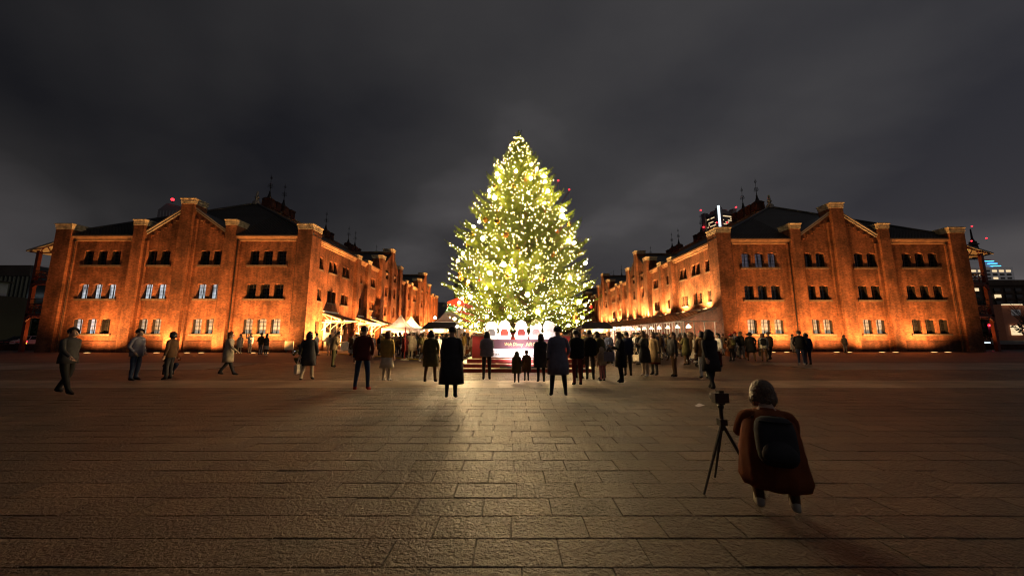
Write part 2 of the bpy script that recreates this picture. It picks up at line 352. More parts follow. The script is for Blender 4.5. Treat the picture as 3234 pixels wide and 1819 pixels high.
while y < 19.5:
    band = 10.15 < y < 11.75
    w = .9 if band else pw
    off = (r % 2)*w/2 + random.uniform(-.04, .04) + .03
    half = min(22., y*1.55 + 3.2)
    x = off - w*math.ceil((half+off)/w)
    while x < half:
        slabs.append((x, x+w+0*random.random(), y, y+pd, band)); x += w
    y += pd; r += 1
slabs = [s for s in slabs if not (s[2] > 15.4 and abs((s[0]+s[1])/2) > 13.4)]
near = sorted((s for s in slabs if s[2] > 2.25 and abs((s[0]+s[1])/2) < (s[2]+.3)*1.5), key=lambda s: s[2]**2 + .25*((s[0]+s[1])/2)**2)[:300]
nset = set(near)
for s in near:
    mb = MB(); cx, cy = (s[0]+s[1])/2, (s[2]+s[3])/2
    slab(s[0]-cx, s[1]-cx, s[2]-cy, s[3]-cy, .012, mb, .0035)
    mb.build('paving_stone', M['granite'], plaza, loc=(cx, cy, 0))
rest = MB(); flags = MB()
for s in slabs:
    if s in nset: continue
    slab(s[0], s[1], s[2], s[3], .012, flags if s[4] else rest, .0015 if s[4] else .003)
tag(rest.build('paving_stones', M['granite'], plaza), kind='stuff')
tag(flags.build('paving_flags', M['flag'], plaza), kind='stuff')
for sx in (-1, 1):   # pale flagged strips and the red brown pavement in front of the facades
    mb = MB()
    for j in range(3):
        for i in range(16):
            x0 = 13.6 + i*1.25 + j*.0; slab(min(sx*x0, sx*(x0+1.25)), max(sx*x0, sx*(x0+1.25)), 15.55+j*1.3, 15.55+(j+1)*1.3, .012, mb, .001)
    tag(mb.build('paving_flags', M['pale'], plaza), kind='stuff')
mb = MB(); mb.quad((-60, 19.8, .004), (60, 19.8, .004), (60, 31.9, .004), (-60, 31.9, .004)); tag(mb.build('pavement', M['brickpave']), kind='structure')
mb = MB(); mb.quad((-19, 31.9, .002), (21, 31.9, .002), (21, 160, .002), (-19, 160, .002)); tag(mb.build('street', M['brickpave']), kind='structure')

# ------------------------------------------------------------------ warehouses
def wall_panel(mb, P, u0, u1, z0, z1, ops, depth=.34, m=0, top=None):
    """flat wall between u0..u1 with arched openings (uc, w, zb, zt, rise); P(u, z, d) -> point, d = depth into the wall"""
    us = sorted({u0, u1} | {o[0]-o[1]/2 for o in ops} | {o[0]+o[1]/2 for o in ops})
    for a, c in zip(us, us[1:]):
        col = sorted([o for o in ops if o[0]-o[1]/2 < (a+c)/2 < o[0]+o[1]/2], key=lambda o: o[2])
        z = z0
        for o in col: mb.quad(P(a, z, 0), P(c, z, 0), P(c, o[2], 0), P(a, o[2], 0), m); z = o[3]
        mb.quad(P(a, z, 0), P(c, z, 0), P(c, z1, 0), P(a, z1, 0), m)
    for uc, w, zb, zt, rise in ops:
        l, r = uc-w/2, uc+w/2; n = 6
        arc = [(l + w*i/n, zt - rise*(1 - math.sqrt(max(0, 1-(2*i/n-1)**2)))) if False else (l + w*i/n, zt - rise*((2*i/n-1)**2)) for i in range(n+1)]
        mid = n//2
        mb.poly([P(l, zt, 0)] + [P(*p, 0) for p in arc[:mid+1]], m); mb.poly([P(*p, 0) for p in arc[mid:]] + [P(r, zt, 0)], m)
        for p, q in zip(arc, arc[1:]): mb.quad(P(*p, 0), P(*q, 0), P(*q, depth), P(*p, depth), m)
        for u in (l, r): mb.quad(P(u, zb, 0), P(u, zt-rise, 0), P(u, zt-rise, depth), P(u, zb, depth), m)
        mb.quad(P(l, zb, 0), P(r, zb, 0), P(r, zb, depth), P(l, zb, depth), m)

def win_meshes():
    D = {}
    for key, w, h in (('f', .84, 1.40), ('s', .80, 1.24), ('g', .95, 1.45)):
        fr = MB()
        t = .05
        fr.box(-w/2, -w/2+t, -.03, .03, 0, h); fr.box(w/2-t, w/2, -.03, .03, 0, h); fr.box(-w/2+t, w/2-t, -.03, .03, 0, t); fr.box(-w/2+t, w/2-t, -.03, .03, h-t, h)
        fr.box(-.025, .025, -.025, .025, t, h-t)
        for k in (1, 2, 3): fr.box(-w/2+t, w/2-t, -.018, .018, h*k/4-.014, h*k/4+.014)
        D[key] = fr.mesh('window', M['frame'])
        pa = MB(); pa.quad((-w/2+.03, .022, .03), (w/2-.03, .022, .03), (w/2-.03, .022, h-.02), (-w/2+.03, .022, h-.02))
        for mm in ('glass', 'lit_white', 'lit_warm', 'lit_blue', 'shutter'): D[key+mm] = pa.mesh('pane', M[mm])
        sh = MB(); sh.box(0, .05, 0, .36, .02, h-.06); D[key+'leaf'] = sh.mesh('shutter', M['shutter'])
    return D
WM = win_meshes()

def cap_stone(mb, x0, x1, y0, y1, z, h=.56):
    mb.box(x0-.03, x1+.03, y0-.03, y1+.03, z, z+.1); mb.box(x0-.0, x1+.0, y0-.0, y1+.0, z+.1, z+.16)
    mb.box(x0-.05, x1+.05, y0-.05, y1+.05, z+.16, z+h-.12); mb.box(x0-.11, x1+.11, y0-.11, y1+.11, z+h-.12, z+h-.02); mb.frustum(x0-.09, x1+.09, y0-.09, y1+.09, z+h-.02, x0+.05, x1-.05, y0+.05, y1-.05, z+h+.06)

HW = 11.65
def spire_mesh():
    s = MB(); s.frustum(-.55, .55, -.55, .55, 0, -.5, .5, -.5, .5, 1.0); s.frustum(-.58, .58, -.58, .58, 1.0, -.3, .3, -.3, .3, 1.3)
    s.lathe([(.28, 1.3), (.16, 1.7), (.09, 2.0), (.13, 2.05), (.05, 2.15), (.035, 2.6), (.09, 2.65), (.03, 2.75), (.025, 3.5), (.012, 4.5)], 6, m=1)
    for z, r_ in ((2.75, .30), (3.0, .22), (3.9, .13)):
        for k in range(4):
            a = k*math.pi/2 + .3; c, sn = math.cos(a), math.sin(a)
            s.tube((0, 0, z-.12), (c*r_, sn*r_, z-.02), .018, m=1, n=4); s.tube((c*r_, sn*r_, z-.02), (c*r_*.9, sn*r_*.9, z+.14), .018, m=1, n=4); s.tube((c*r_*.9, sn*r_*.9, z+.14), (0, 0, z+.1), .014, m=1, n=4)
    for a in (0, math.pi/2): s.tube((-.13*math.cos(a), -.13*math.sin(a), 4.15), (.13*math.cos(a), .13*math.sin(a), 4.15), .012, n=4, m=1)
    return s
SPB = spire_mesh()
CHB = MB(); CHB.box(-.42, .42, -.42, .42, 0, 1.15); CHB.box(-.48, .48, -.48, .48, 1.0, 1.18)
FINB = MB(); FINB.lathe([(.42, 0), (.42, .35), (.3, .42), (.3, .5), (.14, .62), (.24, .85), (.27, .95), (.12, 1.05), (.17, 1.12), (.14, 1.3), (.11, 1.62), (.04, 1.72)], 10)

def warehouse(xc, y0, sd, length, label, lit):
    """sd = +1: street wall on the +x side.  local x is measured from the middle towards the street"""
    root = thing('brick_warehouse', label, 'warehouse', (xc, y0, 0))
    T = lambda x, y, z: (sd*x, y, z)
    def bx(mb, x0, x1, yy0, yy1, z0, z1, m=0): mb.box(min(sd*x0, sd*x1), max(sd*x0, sd*x1), yy0, yy1, z0, z1, m)
    ZF = ((7.98, 9.40), (4.83, 6.25), (1.62, 3.04))
    front = [9.0, 7.73, 6.47, 3.08, 1.85]
    cols = sorted([-u for u in front] + front)
    ops = [(u, .86, z0, z1, .13) for u in cols for z0, z1 in ZF]
    # ---- street front facing the square
    w = MB()
    wall_panel(w, lambda u, z, d: (sd*u, d, z), -HW, HW, 0, 10.5, ops)
    w.poly([(sd*-4.0, 0, 10.5), (sd*4.0, 0, 10.5), (sd*4.0, 0, 11.15), (sd*.5, 0, 13.5), (sd*-.5, 0, 13.5), (sd*-4.0, 0, 11.15)])
    # ---- long wall to the street
    gcs = [20.8 + 20.3*k for k in range(int((length-14)/20.3))]
    sidew = [(.98, 1.95), (3.9, 4.8), (6.75, 7.6), (10.0, 10.8), (12.9, 13.75), (15.45, 16.0)]
    P0 = lambda u, z, d: (sd*(HW-d), u, z)
    so = []
    SZ = ((7.93, 9.19), (4.82, 6.08), (1.68, 2.94))
    cents = []
    for k, g in enumerate(gcs):
        for s in (-1, 1):
            base = g
            for q in (5.6, 6.45, 9.0, 9.8): cents.append(base + s*q - (0 if s < 0 else 0))
    cents += [.98, 1.95, 3.85, 4.75, 6.7, 7.55]
    cents = sorted(c for c in set(round(c, 2) for c in cents) if .6 < c < length-.6)
    ded = []
    for c in cents:
        if not ded or c - ded[-1] > .82: ded.append(c)
    cents = [c for c in ded if not any(abs(c-g) < 4.9 for g in gcs)]
    for c in cents:
        for k, (z0, z1) in enumerate(SZ):
            if k == 2 and (sd < 0 or any(a-.1 < c < bb+.1 for a, bb in ((2.8, 6.1), (9.4, 12.6), (14.5, 17.7)))): continue
            so.append((c, .80, z0, z1, .12))
    wall_panel(w, P0, 0, length, 0, 10.5, so)
    # far end and outer wall, plain
    w.quad((sd*-HW, 0, 0), (sd*-HW, length, 0), (sd*-HW, length, 10.5), (sd*-HW, 0, 10.5)); w.quad((sd*-HW, length, 0), (sd*HW, length, 0), (sd*HW, length, 10.5), (sd*-HW, length, 10.5))
    w.build('wall', M['brick'], root)
    # ---- windows of the front
    sg = sd
    for u in cols:
        for fl, (z0, z1) in enumerate(ZF):
            wi = inst('window', WM['f'], root, (sd*u, .27, z0))
            kind = lit(u, fl)
            inst('pane', WM['f'+kind], wi, (0, 0, 0))
            if kind == 'glass' or fl == 2: inst('shutter', WM['fleaf'], wi, (.36 if sd < 0 else -.41, -.2, 0)).scale = (1, .5, 1)
    for c, ww, z0, z1, rs in so:
        wi = inst('window', WM['s'], root, (sd*(HW-.27), c, z0), rz=R(90)*sd)
        far = c > 26
        kd = 'shutter' if random.random() < .62 else 'glass'
        if z0 < 5 and sd < 0 and random.random() < .16: kd = 'lit_warm'
        inst('pane', WM['s'+kd], wi, (0, 0, 0))
    # ---- sills
    for grp in (cols[0:3], cols[3:5], cols[5:7], cols[7:10]):
        for z0, z1 in ZF:
            mb = MB(); bx(mb, min(grp)-.62, max(grp)+.62, -.09, .05, z0-.16, z0-.003); mb.build('sill', M['sillstone'], root)
    prs = []
    for c in cents:
        if prs and c - prs[-1][-1] < 1.15: prs[-1].append(c)
        else: prs.append([c])
    for p in prs:
        for k, (z0, z1) in enumerate(SZ[:2]):
            mb = MB(); bx(mb, HW-.05, HW+.08, p[0]-.5, p[-1]+.5, z0-.15, z0-.003); mb.build('sill', M['sillstone'], root)
    # ---- plinth
    mb = MB(); bx(mb, -HW-.06, HW+.06, -.06, .0-.002, 0, .93); bx(mb, -HW-.08, HW+.08, -.10, -.003, .93, 1.0); mb.build('plinth', M['brickd'], root)
    # ---- buttresses with stone caps
    for a, c, zt, pr in ((-.58, .58, 13.78, .42), (3.8, 4.75, 11.70, .40), (-4.75, -3.8, 11.70, .40), (10.6, HW+.30, 11.28, .42), (-HW-.30, -10.5, 11.28, .42)):
        back = 1.0 if abs(a) < 5 and abs(c) < 5 else 1.15
        mb = MB(); bx(mb, a, c, -pr, -.001, 0, zt); bx(mb, a, c, -.001, back, 10.3, zt)
        if abs(a) > 5:
            o = 1 if a > 0 else -1
            bx(mb, o*HW, o*(HW+.30), 0, 1.15, 0, 10.3)
            bx(mb, o*10.6, o*10.25, -.2, -.001, 0, 10.2)
        else:
            bx(mb, c, c+.28, -.18, -.001, 0, zt-1.4); bx(mb, a-.28, a, -.18, -.001, 0, zt-1.4)
        bu = mb.build('buttress', M['brick'], root)
        cp = MB(); cap_stone(cp, min(sd*a, sd*c), max(sd*a, sd*c), -pr, back, zt); cp.build('cap', M['capstone'], bu)
    # ---- cornices of the front
    for a, c in ((4.76, 10.58), (-10.48, -4.76)):
        mb = MB(); bx(mb, a, c, -.10, -.001, 10.26, 10.36); bx(mb, a, c, -.16, -.001, 10.40, 10.50); bx(mb, a-.0, c, -.30, 0, 10.58, 10.72); bx(mb, a, c, -.22, 0.2, 10.50, 10.58); mb.build('cornice', M['cornice'], root)
    for s in (-1, 1):      # raking cornice of the gable
        mb = MB()
        for o_, t_, pr in ((0, .12, .20), (-.2, .10, .12)):
            p = [(s*3.8, 11.12+o_), (s*.58, 13.36+o_), (s*.58, 13.36+o_+t_), (s*3.8, 11.12+o_+t_)]
            for (x1, z1), (x2, z2) in zip(p, p[1:]+p[:1]): mb.quad((sd*x1, -pr, z1), (sd*x2, -pr, z2), (sd*x2, .1, z2), (sd*x1, .1, z1))
            mb.poly([(sd*x, -pr, z) for x, z in p])
        mb.build('raking_cornice', M['lead'], root)
        for k in range(5):
            x = 3.35 - k*.52; z = 10.78 + k*.36
            mb = MB(); bx(mb, s*x-.22*s, s*x+.1*s, -.07, -.001, z, z+.09); bx(mb, s*x+.02*s, s*x+.1*s, -.069, -.001, z-.22, z-.001); mb.build('corbel', M['brick'], root)
    for x in (10.45, 4.9, -4.9, -10.3):
        if (x > 0 and abs(x) < 10) or abs(x) > 10:
            mb = MB(); mb.tube((sd*x, -.15, .05), (sd*x, -.15, 10.4), .06, n=8); mb.build('downpipe', M['iron'], root)
    # ---- side pilasters, gable blocks, cornice
    def pil(y1, y2, zt, pr=.38):
        mb = MB(); bx(mb, HW+.001, HW+pr, y1, y2, 0, zt); bx(mb, HW-.9, HW+.001, y1, y2, 10.3, zt); p = mb.build('pilaster', M['brick'], root)
        cp = MB(); xs = sorted((sd*(HW-.9), sd*(HW+pr))); cap_stone(cp, xs[0], xs[1], y1, y2, zt, .5); cp.build('cap', M['capstone'], p)
    marks = []
    for g in gcs:
        for s in (-1, 1):
            for q in (8.1, 11.2):
                yy = g + s*q
                if 7.5 < yy < length-.4 and not any(abs(yy-m_) < 1.6 for m_ in marks): marks.append(yy)
    for yy in marks: pil(yy-.45, yy+.45, 10.62)
    pil(length-.9, length, 10.7)
    for g in gcs:
        gb = MB(); X = HW+.30
        Pg = lambda u, z, d: (sd*(X-d), u, z)
        gops = [(g+s*1.75, .98, z0, z1, .16) for s in (-1, 1) for z0, z1 in ((9.75, 11.1), (7.2, 8.75), (4.3, 5.8), (1.9, 3.1)) if not (sd < 0 and z0 < 4)]
        wall_panel(gb, Pg, g-3.5, g+3.5, 0, 11.2, gops, .5)
        gb.poly([(sd*X, g-3.5, 11.2), (sd*X, g+3.5, 11.2), (sd*X, g+3.5, 11.5), (sd*X, g+.5, 13.9), (sd*X, g-.5, 13.9), (sd*X, g-3.5, 11.5)])
        gb.quad((sd*HW, g-3.5, 0), (sd*X, g-3.5, 0), (sd*X, g-3.5, 11.5), (sd*HW, g-3.5, 11.5)); gb.quad((sd*HW, g+3.5, 0), (sd*X, g+3.5, 0), (sd*X, g+3.5, 11.5), (sd*HW, g+3.5, 11.5))
        gable = gb.build('gable', M['brick'], root)
        for u, ww, z0, z1, rs in gops:
            wi = inst('window', WM['g'], gable, (sd*(X-.32), u, z0+.02), rz=R(90)*sd); inst('pane', WM['gshutter'], gable, (sd*(X-.32), u, z0+.02), rz=R(90)*sd)
        for yy, zt, hw in ((g-4.0, 12.25, .55), (g+4.0, 12.25, .55), (g, 14.15, .5)): pil(yy-hw, yy+hw, zt, .62)
        rf = MB(); ex = 5.4
        for s in (-1, 1):
            rf.quad((sd*(HW+.42), g+s*3.75, 11.42), (sd*(HW+.42), g, 14.12), (sd*ex, g, 14.12), (sd*(HW-.6), g+s*3.75, 11.42))
            rf.quad((sd*(HW+.42), g+s*3.75, 11.30), (sd*(HW+.42), g, 14.0), (sd*(HW+.42), g, 14.12), (sd*(HW+.42), g+s*3.75, 11.42))
        rf.build('gable_roof', M['roof'], root)
        rc = MB(); bx(rc, ex, HW-.95, g-.2, g+.2, 14.05, 14.32); rc.build('gable_ridge', M['ridge'], root)
    mb = MB()
    bx(mb, HW+.001, HW+.12, 1.16, length, 10.24, 10.36); bx(mb, HW-.2, HW+.30, 1.16, length, 10.52, 10.70); bx(mb, HW+.001, HW+.2, 1.16, length, 10.40, 10.52); mb.build('cornice', M['cornice'], root)
    # ---- tiled roof in overlapping courses
    ez, rz_, hy, n = 10.74, 17.0, 8.0, 34
    rf = MB()
    for k in range(n):
        a, c = k/n, (k+1)/n; za, zc = ez+(rz_-ez)*a+.05, ez+(rz_-ez)*c
        xa, xb = (HW+.32)*(1-a), (HW+.32)*(1-c); ya, yb = -.32+(hy+.32)*a, -.32+(hy+.32)*c
        if ya < .95:      # the gable wall stands up through the lowest courses
            for s in (-1, 1):
                gx = 4.7
                rf.quad((s*gx, ya, za), (s*xa, ya, za), (s*xb, yb, zc), (s*gx, yb, zc)); rf.quad((s*gx, ya, za-.05), (s*xa, ya, za-.05), (s*xa, ya, za), (s*gx, ya, za))
        else:
            rf.quad((-xa, ya, za), (xa, ya, za), (xb, yb, zc), (-xb, yb, zc)); rf.quad((-xa, ya, za-.05), (xa, ya, za-.05), (xa, ya, za), (-xa, ya, za))
        for s in (-1, 1):
            rf.quad((s*xa, ya, za), (s*xa, length, za), (s*xb, length, zc), (s*xb, yb, zc)); rf.quad((s*xa, ya, za-.05), (s*xa, length, za-.05), (s*xa, length, za), (s*xa, ya, za))
    roof = rf.build('roof', M['roof'], root)
    ribs = MB()     # rolls of the tiles, near slopes
    x = -HW
    while x < HW:
        top = 1 - abs(x)/(HW+.32); zt = ez+(rz_-ez)*top; yt = -.32+(hy+.32)*top
        if abs(x) < 4.7: x += .30; continue
        if top > .04: ribs.tube((x, -.33, ez+.05), (x, yt, zt+.05), .035, n=4, cap=False)
        x += .30
    yy = .3
    while yy < min(length, 46):
        t0 = 1.0 if yy > hy else (yy+.32)/(hy+.32)
        ribs.tube((sd*(HW+.33), yy, ez+.05), (sd*(HW+.32)*(1-t0), yy, ez+(rz_-ez)*t0+.05), .035, n=4, cap=False); yy += .30
    tag(ribs.build('tile_rolls', M['roof'], roof), kind='stuff')
    for s in (-1, 1):
        mb = MB(); mb.tube((s*(HW+.3), -.3, ez+.1), (0, hy, rz_+.1), .13, n=6); mb.build('hip_ridge', M['roof'], roof)
        mb = MB(); mb.quad((s*4.0, -.05, 11.27), (0, -.05, 13.55), (0, 3.6, 13.55), (s*4.0, .75, 11.27)); mb.build('gable_roof', M['roof'], roof)
    mb = MB(); mb.box(-.26, .26, hy+1.6, length, rz_-.1, rz_+.42); mb.build('ridge_wall', M['ridge'], roof)
    mb = MB(); mb.box(-.34, .34, hy+1.6, length, rz_+.42, rz_+.5); mb.build('ridge_coping', M['lead'], roof)
    inst('finial', FINm, roof, (0, hy, rz_-.1))
    for k in range(int(length/10.2)):
        for dy, me, nm in ((10.0, SPm, 'lightning_spire'), (11.3, CHm, 'chimney'), (12.7, SPm, 'lightning_spire'), (14.2, CHm, 'chimney')):
            yy = dy + k*10.6
            if k and dy in (10.0, 11.3) and k % 2: continue
            if yy < length-1: inst(nm, me, roof, (0, yy, rz_+.3))
    # ---- steel verandas on the outer side
    vx = -HW
    ve = MB()
    def V(x, y, z): return (sd*(vx-x), y, z)
    vd = 3.05
    vr = MB()
    for z0_, z1_, m_ in ((11.0, 9.35, 0),):
        vr.quad(V(0, .5, 10.9), V(0, length*.5, 10.9), V(vd+1.0, length*.5, 9.55), V(vd+1.0, .5, 9.55)); vr.quad(V(0, .5, 10.75), V(vd+1.0, .5, 9.40), V(vd+1.0, .5, 9.55), V(0, .5, 10.9))
        vr.quad(V(vd+1.0, .5, 9.40), V(vd+1.0, length*.5, 9.40), V(vd+1.0, length*.5, 9.55), V(vd+1.0, .5, 9.55)); vr.quad(V(0, .5, 10.75), V(0, length*.5, 10.75), V(vd+1.0, length*.5, 9.4), V(vd+1.0, .5, 9.4), 1)
    vr.build('veranda_roof', [M['lead'], M['cream']], root)
    for j in range(6):
        yy = .75 + j*5.0
        mb = MB(); bx(mb, vx-vd-.13, vx-vd+.13, yy-.13, yy+.13, 0, 9.5); mb.build('veranda_column', M['redsteel'], root)
        tr = MB(); tr.tube(V(0, yy, 9.4), V(vd, yy, 9.3), .07); tr.tube(V(vd, yy, 9.3), V(vd+.9, yy, 9.42), .06)
        for q in range(3): tr.tube(V(q, yy, 9.4), V(q+.5, yy, 10.55-.22*q), .04); tr.tube(V(q+.5, yy, 10.55-.22*q), V(q+1., yy, 9.38), .04)
        tr.tube(V(.0, yy, 10.6), V(vd+.9, yy, 9.5), .06); tr.build('roof_truss', M['redsteel'], root)
    for zf in (3.25, 6.35):
        mb = MB(); bx(mb, vx-.02, vx-vd-.1, .62, length*.5, zf, zf+.26); mb.build('veranda_deck', M['redsteel'], root)
        mb = MB(); mb.tube(V(vd, .6, zf-.5), V(vd-.5, .6, zf-.02), .06); mb.tube(V(vd, .6, zf-.12), V(.0, .6, zf-.06), .07); mb.build('deck_brace', M['redsteel'], root)
        ra = MB(); y_ = .62
        for a_, b_ in ((1.05, .035), (.28, .03), (1.6, .02)): ra.tube(V(.1, y_, zf+.26+a_*.85), V(vd, y_, zf+.26+a_*.85), b_)
        for q in range(4):
            xa = .1 + q*(vd-.1)/4; xb = xa + (vd-.1)/4; ra.tube(V(xa, y_, zf+.5), V(xb, y_, zf+1.15), .028, n=4); ra.tube(V(xb, y_, zf+.5), V(xa, y_, zf+1.15), .028, n=4); ra.tube(V(xa, y_, zf+.26), V(xa, y_, zf+1.2), .035, n=4)
        for q in range(18):
            ya = .62+q*1.2; ra.tube(V(vd, ya, zf+.5), V(vd, ya+1.2, zf+1.15), .028, n=4); ra.tube(V(vd, ya+1.2, zf+.5), V(vd, ya, zf+1.15), .028, n=4)
        ra.tube(V(vd, .6, zf+1.15), V(vd, 22, zf+1.15), .035); ra.build('railing', M['redsteel'], root)
    return root, gcs
SPm = SPB.mesh('lightning_spire', [M['brickd'], M['iron']]); CHm = CHB.mesh('chimney', M['brickd']); FINm = FINB.mesh('finial', M['lead'])
def lit_left(u, fl):
    if fl == 1 and u < 4: return 'lit_white'
    if fl == 2 and (u < -7 or u > 6): return 'lit_warm' if u > 6 else 'lit_white'
    if fl == 2: return 'lit_warm' if abs(u) < 4 else 'glass'
    if fl == 1: return 'glass'
    return 'glass'
def lit_right(u, fl):
    if fl == 2: return 'lit_warm' if u > 5 or abs(u) < 4 else 'glass'
    if fl == 0 and u > 5: return 'lit_blue'
    return 'glass'
XL, YL = -30.5, 31.7
XR, YR = 31.6, 32.8
WL, gL = warehouse(XL, YL, 1, 54.8, 'shorter red brick warehouse left of the Christmas tree, white curtains glowing on its middle floor', lit_left)
WR, gR = warehouse(XR, YR, -1, 105.0, 'longer red brick warehouse right of the tree, with a glass veranda along its street side', lit_right)

# ------------------------------------------------------------------ uplights set in the pavement
ULm = None
def uplight_meshes():
    rg = MB(); rg.lathe([(.26, 0), (.26, .02), (.21, .03), (.21, .012)], 14); ln = MB(); ln.lathe([(.205, 0), (.205, .034), (.1, .05), (.0, .055)], 14)
    return rg.mesh('rim', M['iron']), ln.mesh('lens', M['uplens'])
URIM, ULENS = uplight_meshes()
ORD = ['first', 'second', 'third', 'fourth', 'fifth', 'sixth', 'seventh', 'eighth', 'ninth', 'tenth']
SOD = (1.0, .43, .115)
def uplight(x, y, aim, label, power, size=R(146), z=0.):
    t = thing('ground_uplight', label, 'uplight', (x, y, z+.004), 0, 'orange uplights in the ground along the brick walls' if z == 0 else 'orange lamps on the veranda decks')
    inst('rim', URIM, t); inst('lens', ULENS, t)
    spot(t, (x, y, z+.12), aim, power, SOD, size, .9, .10)
FLX = [-37.3, -36.1, -31.4, -30.2, -27.6, -26.4, -23.2, -22.0, -20.9]
for i, x in enumerate(FLX):
    yy = YL - 1.75
    uplight(x, yy, (x, YL, 6.0), f'{ORD[i]} glowing ground uplight from the left end along the front of the left warehouse', 2750)
FRX = [23.0, 24.2, 25.4, 28.6, 29.7, 32.6, 33.8, 37.2, 38.4]
for i, x in enumerate(FRX):
    uplight(x, YR-1.75, (x, YR, 6.0), f'{ORD[i]} glowing ground uplight from the tree side along the front of the right warehouse', 2500)
for sx, cx, cy, lab in ((-1, XL, YL, 'left'), (1, XR, YR, 'right')):
    for i, q in enumerate((1.6, 6.6)):
        uplight(cx+sx*(HW+1.7), cy+q, (cx+sx*(HW+1.2), cy+q+.2, 6), f'{ORD[i]} ground uplight from the front under the outer veranda of the {lab} warehouse', 500, R(140))
    for i, z in enumerate((3.51, 6.61)):
        uplight(cx+sx*(HW+.9), cy+3.0, (cx+sx*(HW+1.6), cy+2.6, z+4), f'lamp on the {("lower", "upper")[i]} outer veranda deck of the {lab} warehouse', 420, R(150), z)
for i, yy in enumerate((1.3, 7.6, 13.0, 18.9, 22.4, 26.9, 30.0, 34.0, 39.5, 43.0, 48.0)):
    uplight(XL+HW+2.3, YL+yy, (XL+HW, YL+yy, 6.0), f'{(ORD+["eleventh"])[i]} ground uplight from the near corner along the street wall of the left warehouse', 20000, R(146))

# ------------------------------------------------------------------ left street side: canopies, doors, dock
def canopy(y1, y2, label):
    t = thing('door_canopy', label, 'canopy', (XL+HW, 0, 0), 0, 'steel door canopies on the left warehouse')
    rf = MB(); X1 = 2.1
    rf.quad((0, y1, 3.78), (0, y2, 3.78), (X1, y2, 3.08), (X1, y1, 3.08)); rf.quad((0, y1, 3.70), (X1, y1, 3.0), (X1, y1, 3.08), (0, y1, 3.78)); rf.quad((X1, y1, 3.0), (X1, y2, 3.0), (X1, y2, 3.08), (X1, y1, 3.08)); rf.quad((0, y2, 3.70), (X1, y2, 3.0), (X1, y2, 3.08), (0, y2, 3.78)); rf.quad((0, y1, 3.70), (0, y2, 3.70), (X1, y2, 3.0), (X1, y1, 3.0), 1)
    rf.build('canopy_roof', [M['felt'], M['cream']], t)
    fl = MB(); fl.box(0, .14, y1+.05, y2-.05, 3.79, 3.93); fl.build('flashing', M['white'], t)
    for yy in (y1+.06, (y1+y2)/2, y2-.06):
        tr = MB(); tr.tube((0, yy, 2.78), (X1-.1, yy, 2.98), .05); tr.tube((0, yy, 3.66), (X1, yy, 2.97), .05); tr.tube((.9, yy, 2.86), (.9, yy, 3.36), .035); tr.tube((.05, yy, 3.55), (.9, yy, 2.88), .035); tr.tube((.0, yy, 2.0), (.9, yy, 2.82), .045); tr.build('bracket', M['cream'], t)
    fr = MB(); fr.tube((X1, y1, 3.0), (X1, y2, 3.0), .05); fr.build('front_beam', M['cream'], t)
canopy(34.5, 37.6, 'cream steel canopy nearest the corner, over the loading door with the dock')
canopy(41.2, 44.3, 'cream steel canopy over the middle door of the left warehouse street wall')
canopy(46.3, 49.4, 'cream steel canopy third from the corner, just before the first gable')
canopy(58.0, 61.0, 'cream steel canopy on the left warehouse showing above the white tents')
canopy(66.0, 69.0, 'cream steel canopy farthest along the left warehouse, beyond the white tents')
for y1, lab in ((34.9, 'pale loading doors under the canopy nearest the corner'), (41.6, 'pale doors under the middle canopy of the left warehouse'), (46.7, 'pale doors under the canopy before the first gable')):
    t = thing('loading_door', lab, 'door', (XL+HW, y1, .9), 0, 'loading doors of the left warehouse')
    mb = MB(); mb.box(.003, .10, 0, .16, 0, 2.2); mb.box(.003, .10, 2.44, 2.6, 0, 2.2); mb.box(.003, .1, .16, 2.44, 2.06, 2.2); mb.build('door_frame', M['cream'], t)
    for k in range(2):
        mb = MB(); mb.box(.003, .06, .17+k*1.13, 1.29+k*1.13, 0, 2.05); d = mb.build('door_leaf', M['cream'] if k == 0 else M['shutter'], t)
        mb = MB(); mb.box(.061, .08, .35+k*1.13, 1.1+k*1.13, .9, 1.8); mb.build('door_glass', M['glass'], t)
t = thing('loading_dock', 'concrete loading dock with a ramp along the left warehouse street wall', 'loading dock', (XL+HW, 34.6, 0))
mb = MB(); mb.box(.31, 2.0, 0, 3.2, 0, .88); mb.build('platform', M['concrete'], t)
mb = MB(); mb.poly([(.32, 3.2, 0), (2.0, 3.2, 0), (2.0, 3.2, .88), (.32, 3.2, .88)]); mb.quad((.32, 3.2, .88), (2.0, 3.2, .88), (2.0, 9.2, .03), (.32, 9.2, .03)); mb.poly([(2.0, 3.2, 0), (2.0, 9.2, 0), (2.0, 9.2, .03), (2.0, 3.2, .88)]); mb.build('ramp', M['concrete'], t)
mb = MB()
for k in range(6): mb.tube((1.9, 3.3+k*1.1, .86-k*.15), (1.9, 3.3+k*1.1, 1.8-k*.15), .025)
mb.tube((1.9, 3.3, 1.8), (1.9, 8.8, 1.03), .03); mb.build('handrail', M['lead'], t)

